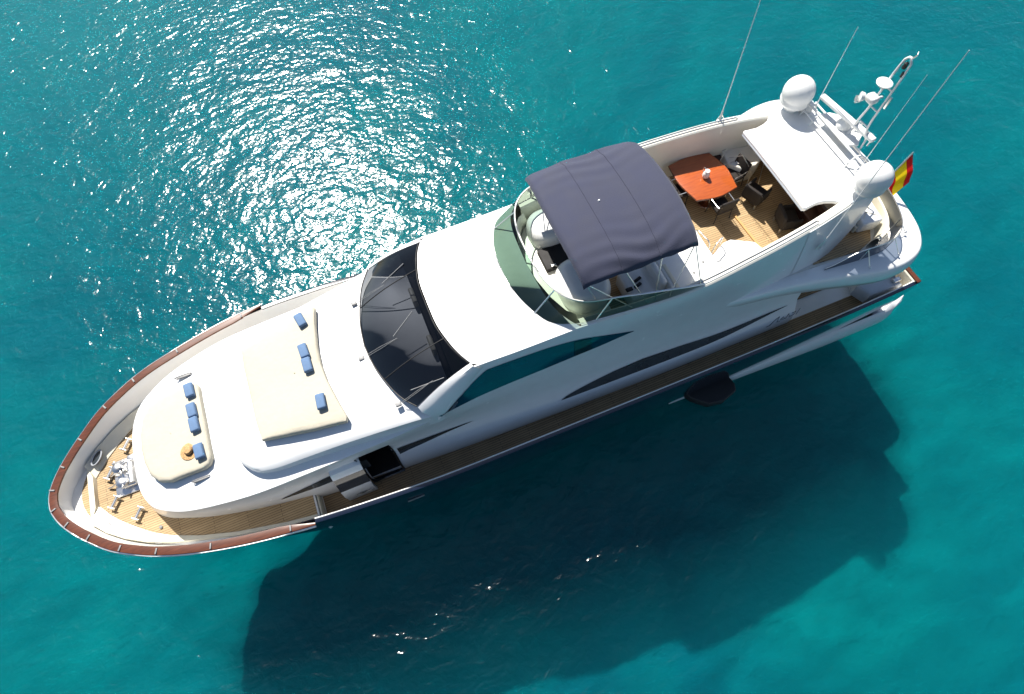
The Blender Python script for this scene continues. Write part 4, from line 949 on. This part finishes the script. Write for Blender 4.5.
def chair(name, x, y, rz_, label, fabric='black', group='dark armchairs around the orange table', z=5.37):
    t_ = empty(name, (x, y, z), rz_); tag(t_, label, 'chair', group)     # faces local +x
    o = MB().box((0, 0, .42), (.52, .52, .10), bev=.035).build('seat', fabric); o.parent = t_
    o = MB().box((-.25, 0, .70), (.07, .56, .48), ry=R(-9), bev=.03).build('backrest', fabric); o.parent = t_
    for s_ in (1, -1):
        o = MB().tube(spline([(.24, s_ * .27, .42), (.25, s_ * .28, .60), (.18, s_ * .29, .66), (-.15, s_ * .285, .67), (-.27, s_ * .26, .72), (-.29, s_ * .25, .90)], 5), .012, 7).build('armrest', 'steel'); o.parent = t_
        for (fx, bx) in ((.22, .24), (-.22, -.26)):
            o = MB().tube([(fx, s_ * .245, .42), (bx, s_ * .27, 0)], .016, 6).build('leg', 'rubber'); o.parent = t_
    return t_
def tub_chair(x, y, rz_, label):
    t_ = empty('armchair', (x, y, 5.37), rz_); tag(t_, label, 'chair', 'black square armchairs below the hardtop')
    o = MB().box((0, 0, .30), (.56, .56, .26), bev=.05).build('seat', 'black'); o.parent = t_
    o = MB().box((-.26, 0, .52), (.10, .60, .46), bev=.04, ry=R(-6)).build('backrest', 'black'); o.parent = t_
    for s_ in (1, -1):
        o = MB().box((.02, s_ * .28, .40), (.52, .07, .40), bev=.03).build('armrest', 'black'); o.parent = t_
        for xx in (.22, -.22):
            o = MB().box((xx, s_ * .24, .09), (.05, .05, .18)).build('leg', 'steel'); o.parent = t_
chair('dining_chair', -8.62, -1.15, R(180), 'black armchair with chrome arms at the forward end of the table beside the canopy')
chair('dining_chair', -9.55, -.16, R(-90), 'black armchair with chrome arms on the near port side of the table')
chair('dining_chair', -10.50, -1.05, R(8), 'black armchair with chrome arms at the aft end of the table')
chair('dining_chair', -10.35, -1.95, R(35), 'dark brown wicker armchair at the aft starboard corner of the table', 'brown')
tub_chair(-10.80, -.20, R(200), 'black square armchair under the hardtop edge, nearer the dining table')
tub_chair(-11.15, .98, R(165), 'black square armchair under the hardtop edge, nearer the port coaming')
# covered crate-like tender kit on the aft upper deck
cv = empty('covered_locker', (-13.22, 1.72, 5.37), R(-8)); cv.scale = (.78, .78, .85); tag(cv, 'white covered deck box on the small aft upper deck', 'deck box')
o = MB().box((-.1, 0, .28), (.85, 1.05, .55), bev=.09).build('cover', 'white'); o.parent = cv
o = MB().box((.42, .0, .18), (.12, .95, .30), bev=.04).build('front_panel', 'cream'); o.parent = cv
o = MB().tube([(-.45, -.35, .568), (.2, .3, .568)], .012, 5).tube([(-.4, .3, .568), (.2, -.1, .568)], .012, 5).build('lashing', 'cream'); o.parent = cv
# flag on a raked staff
fs = MB().tube([(-14.15, 1.12, 5.35), (-14.80, .98, 6.85)], .022, 8).build('flagstaff', 'steel', Y)
def flag():
    a, b = Vector((-14.79, .985, 6.82)), Vector((-14.45, 1.055, 6.05)); nu, nv = 24, 14; vs_, fs_, uv = [], [], []
    for i in range(nu + 1):
        u = i / nu
        for j in range(nv + 1):
            v = j / nv; h = a.lerp(b, v)
            p = h + Vector((-.10, .50, -.62)) * u * (1 - .2 * v) + Vector((.09 * math.sin(u * 8 + v * 2) * u, .05 * math.sin(u * 5 + 1) * u, .06 * math.sin(u * 9 + v * 1.5) * u - .12 * u * u)); vs_.append(p); uv.append((u, v))
    for i in range(nu):
        for j in range(nv): fs_.append((i * (nv + 1) + j, i * (nv + 1) + j + 1, (i + 1) * (nv + 1) + j + 1, (i + 1) * (nv + 1) + j))
    me = bpy.data.meshes.new('flag'); me.from_pydata(vs_, [], fs_); me.materials.append(M['flag']); ul = me.uv_layers.new()
    for p in me.polygons:
        p.use_smooth = True
        for li in p.loop_indices: ul.data[li].uv = uv[me.loops[li].vertex_index]
    o = bpy.data.objects.new('flag', me); COL.objects.link(o); tag(o, 'red and yellow striped national flag flying at the stern of the yacht', 'flag')
flag()
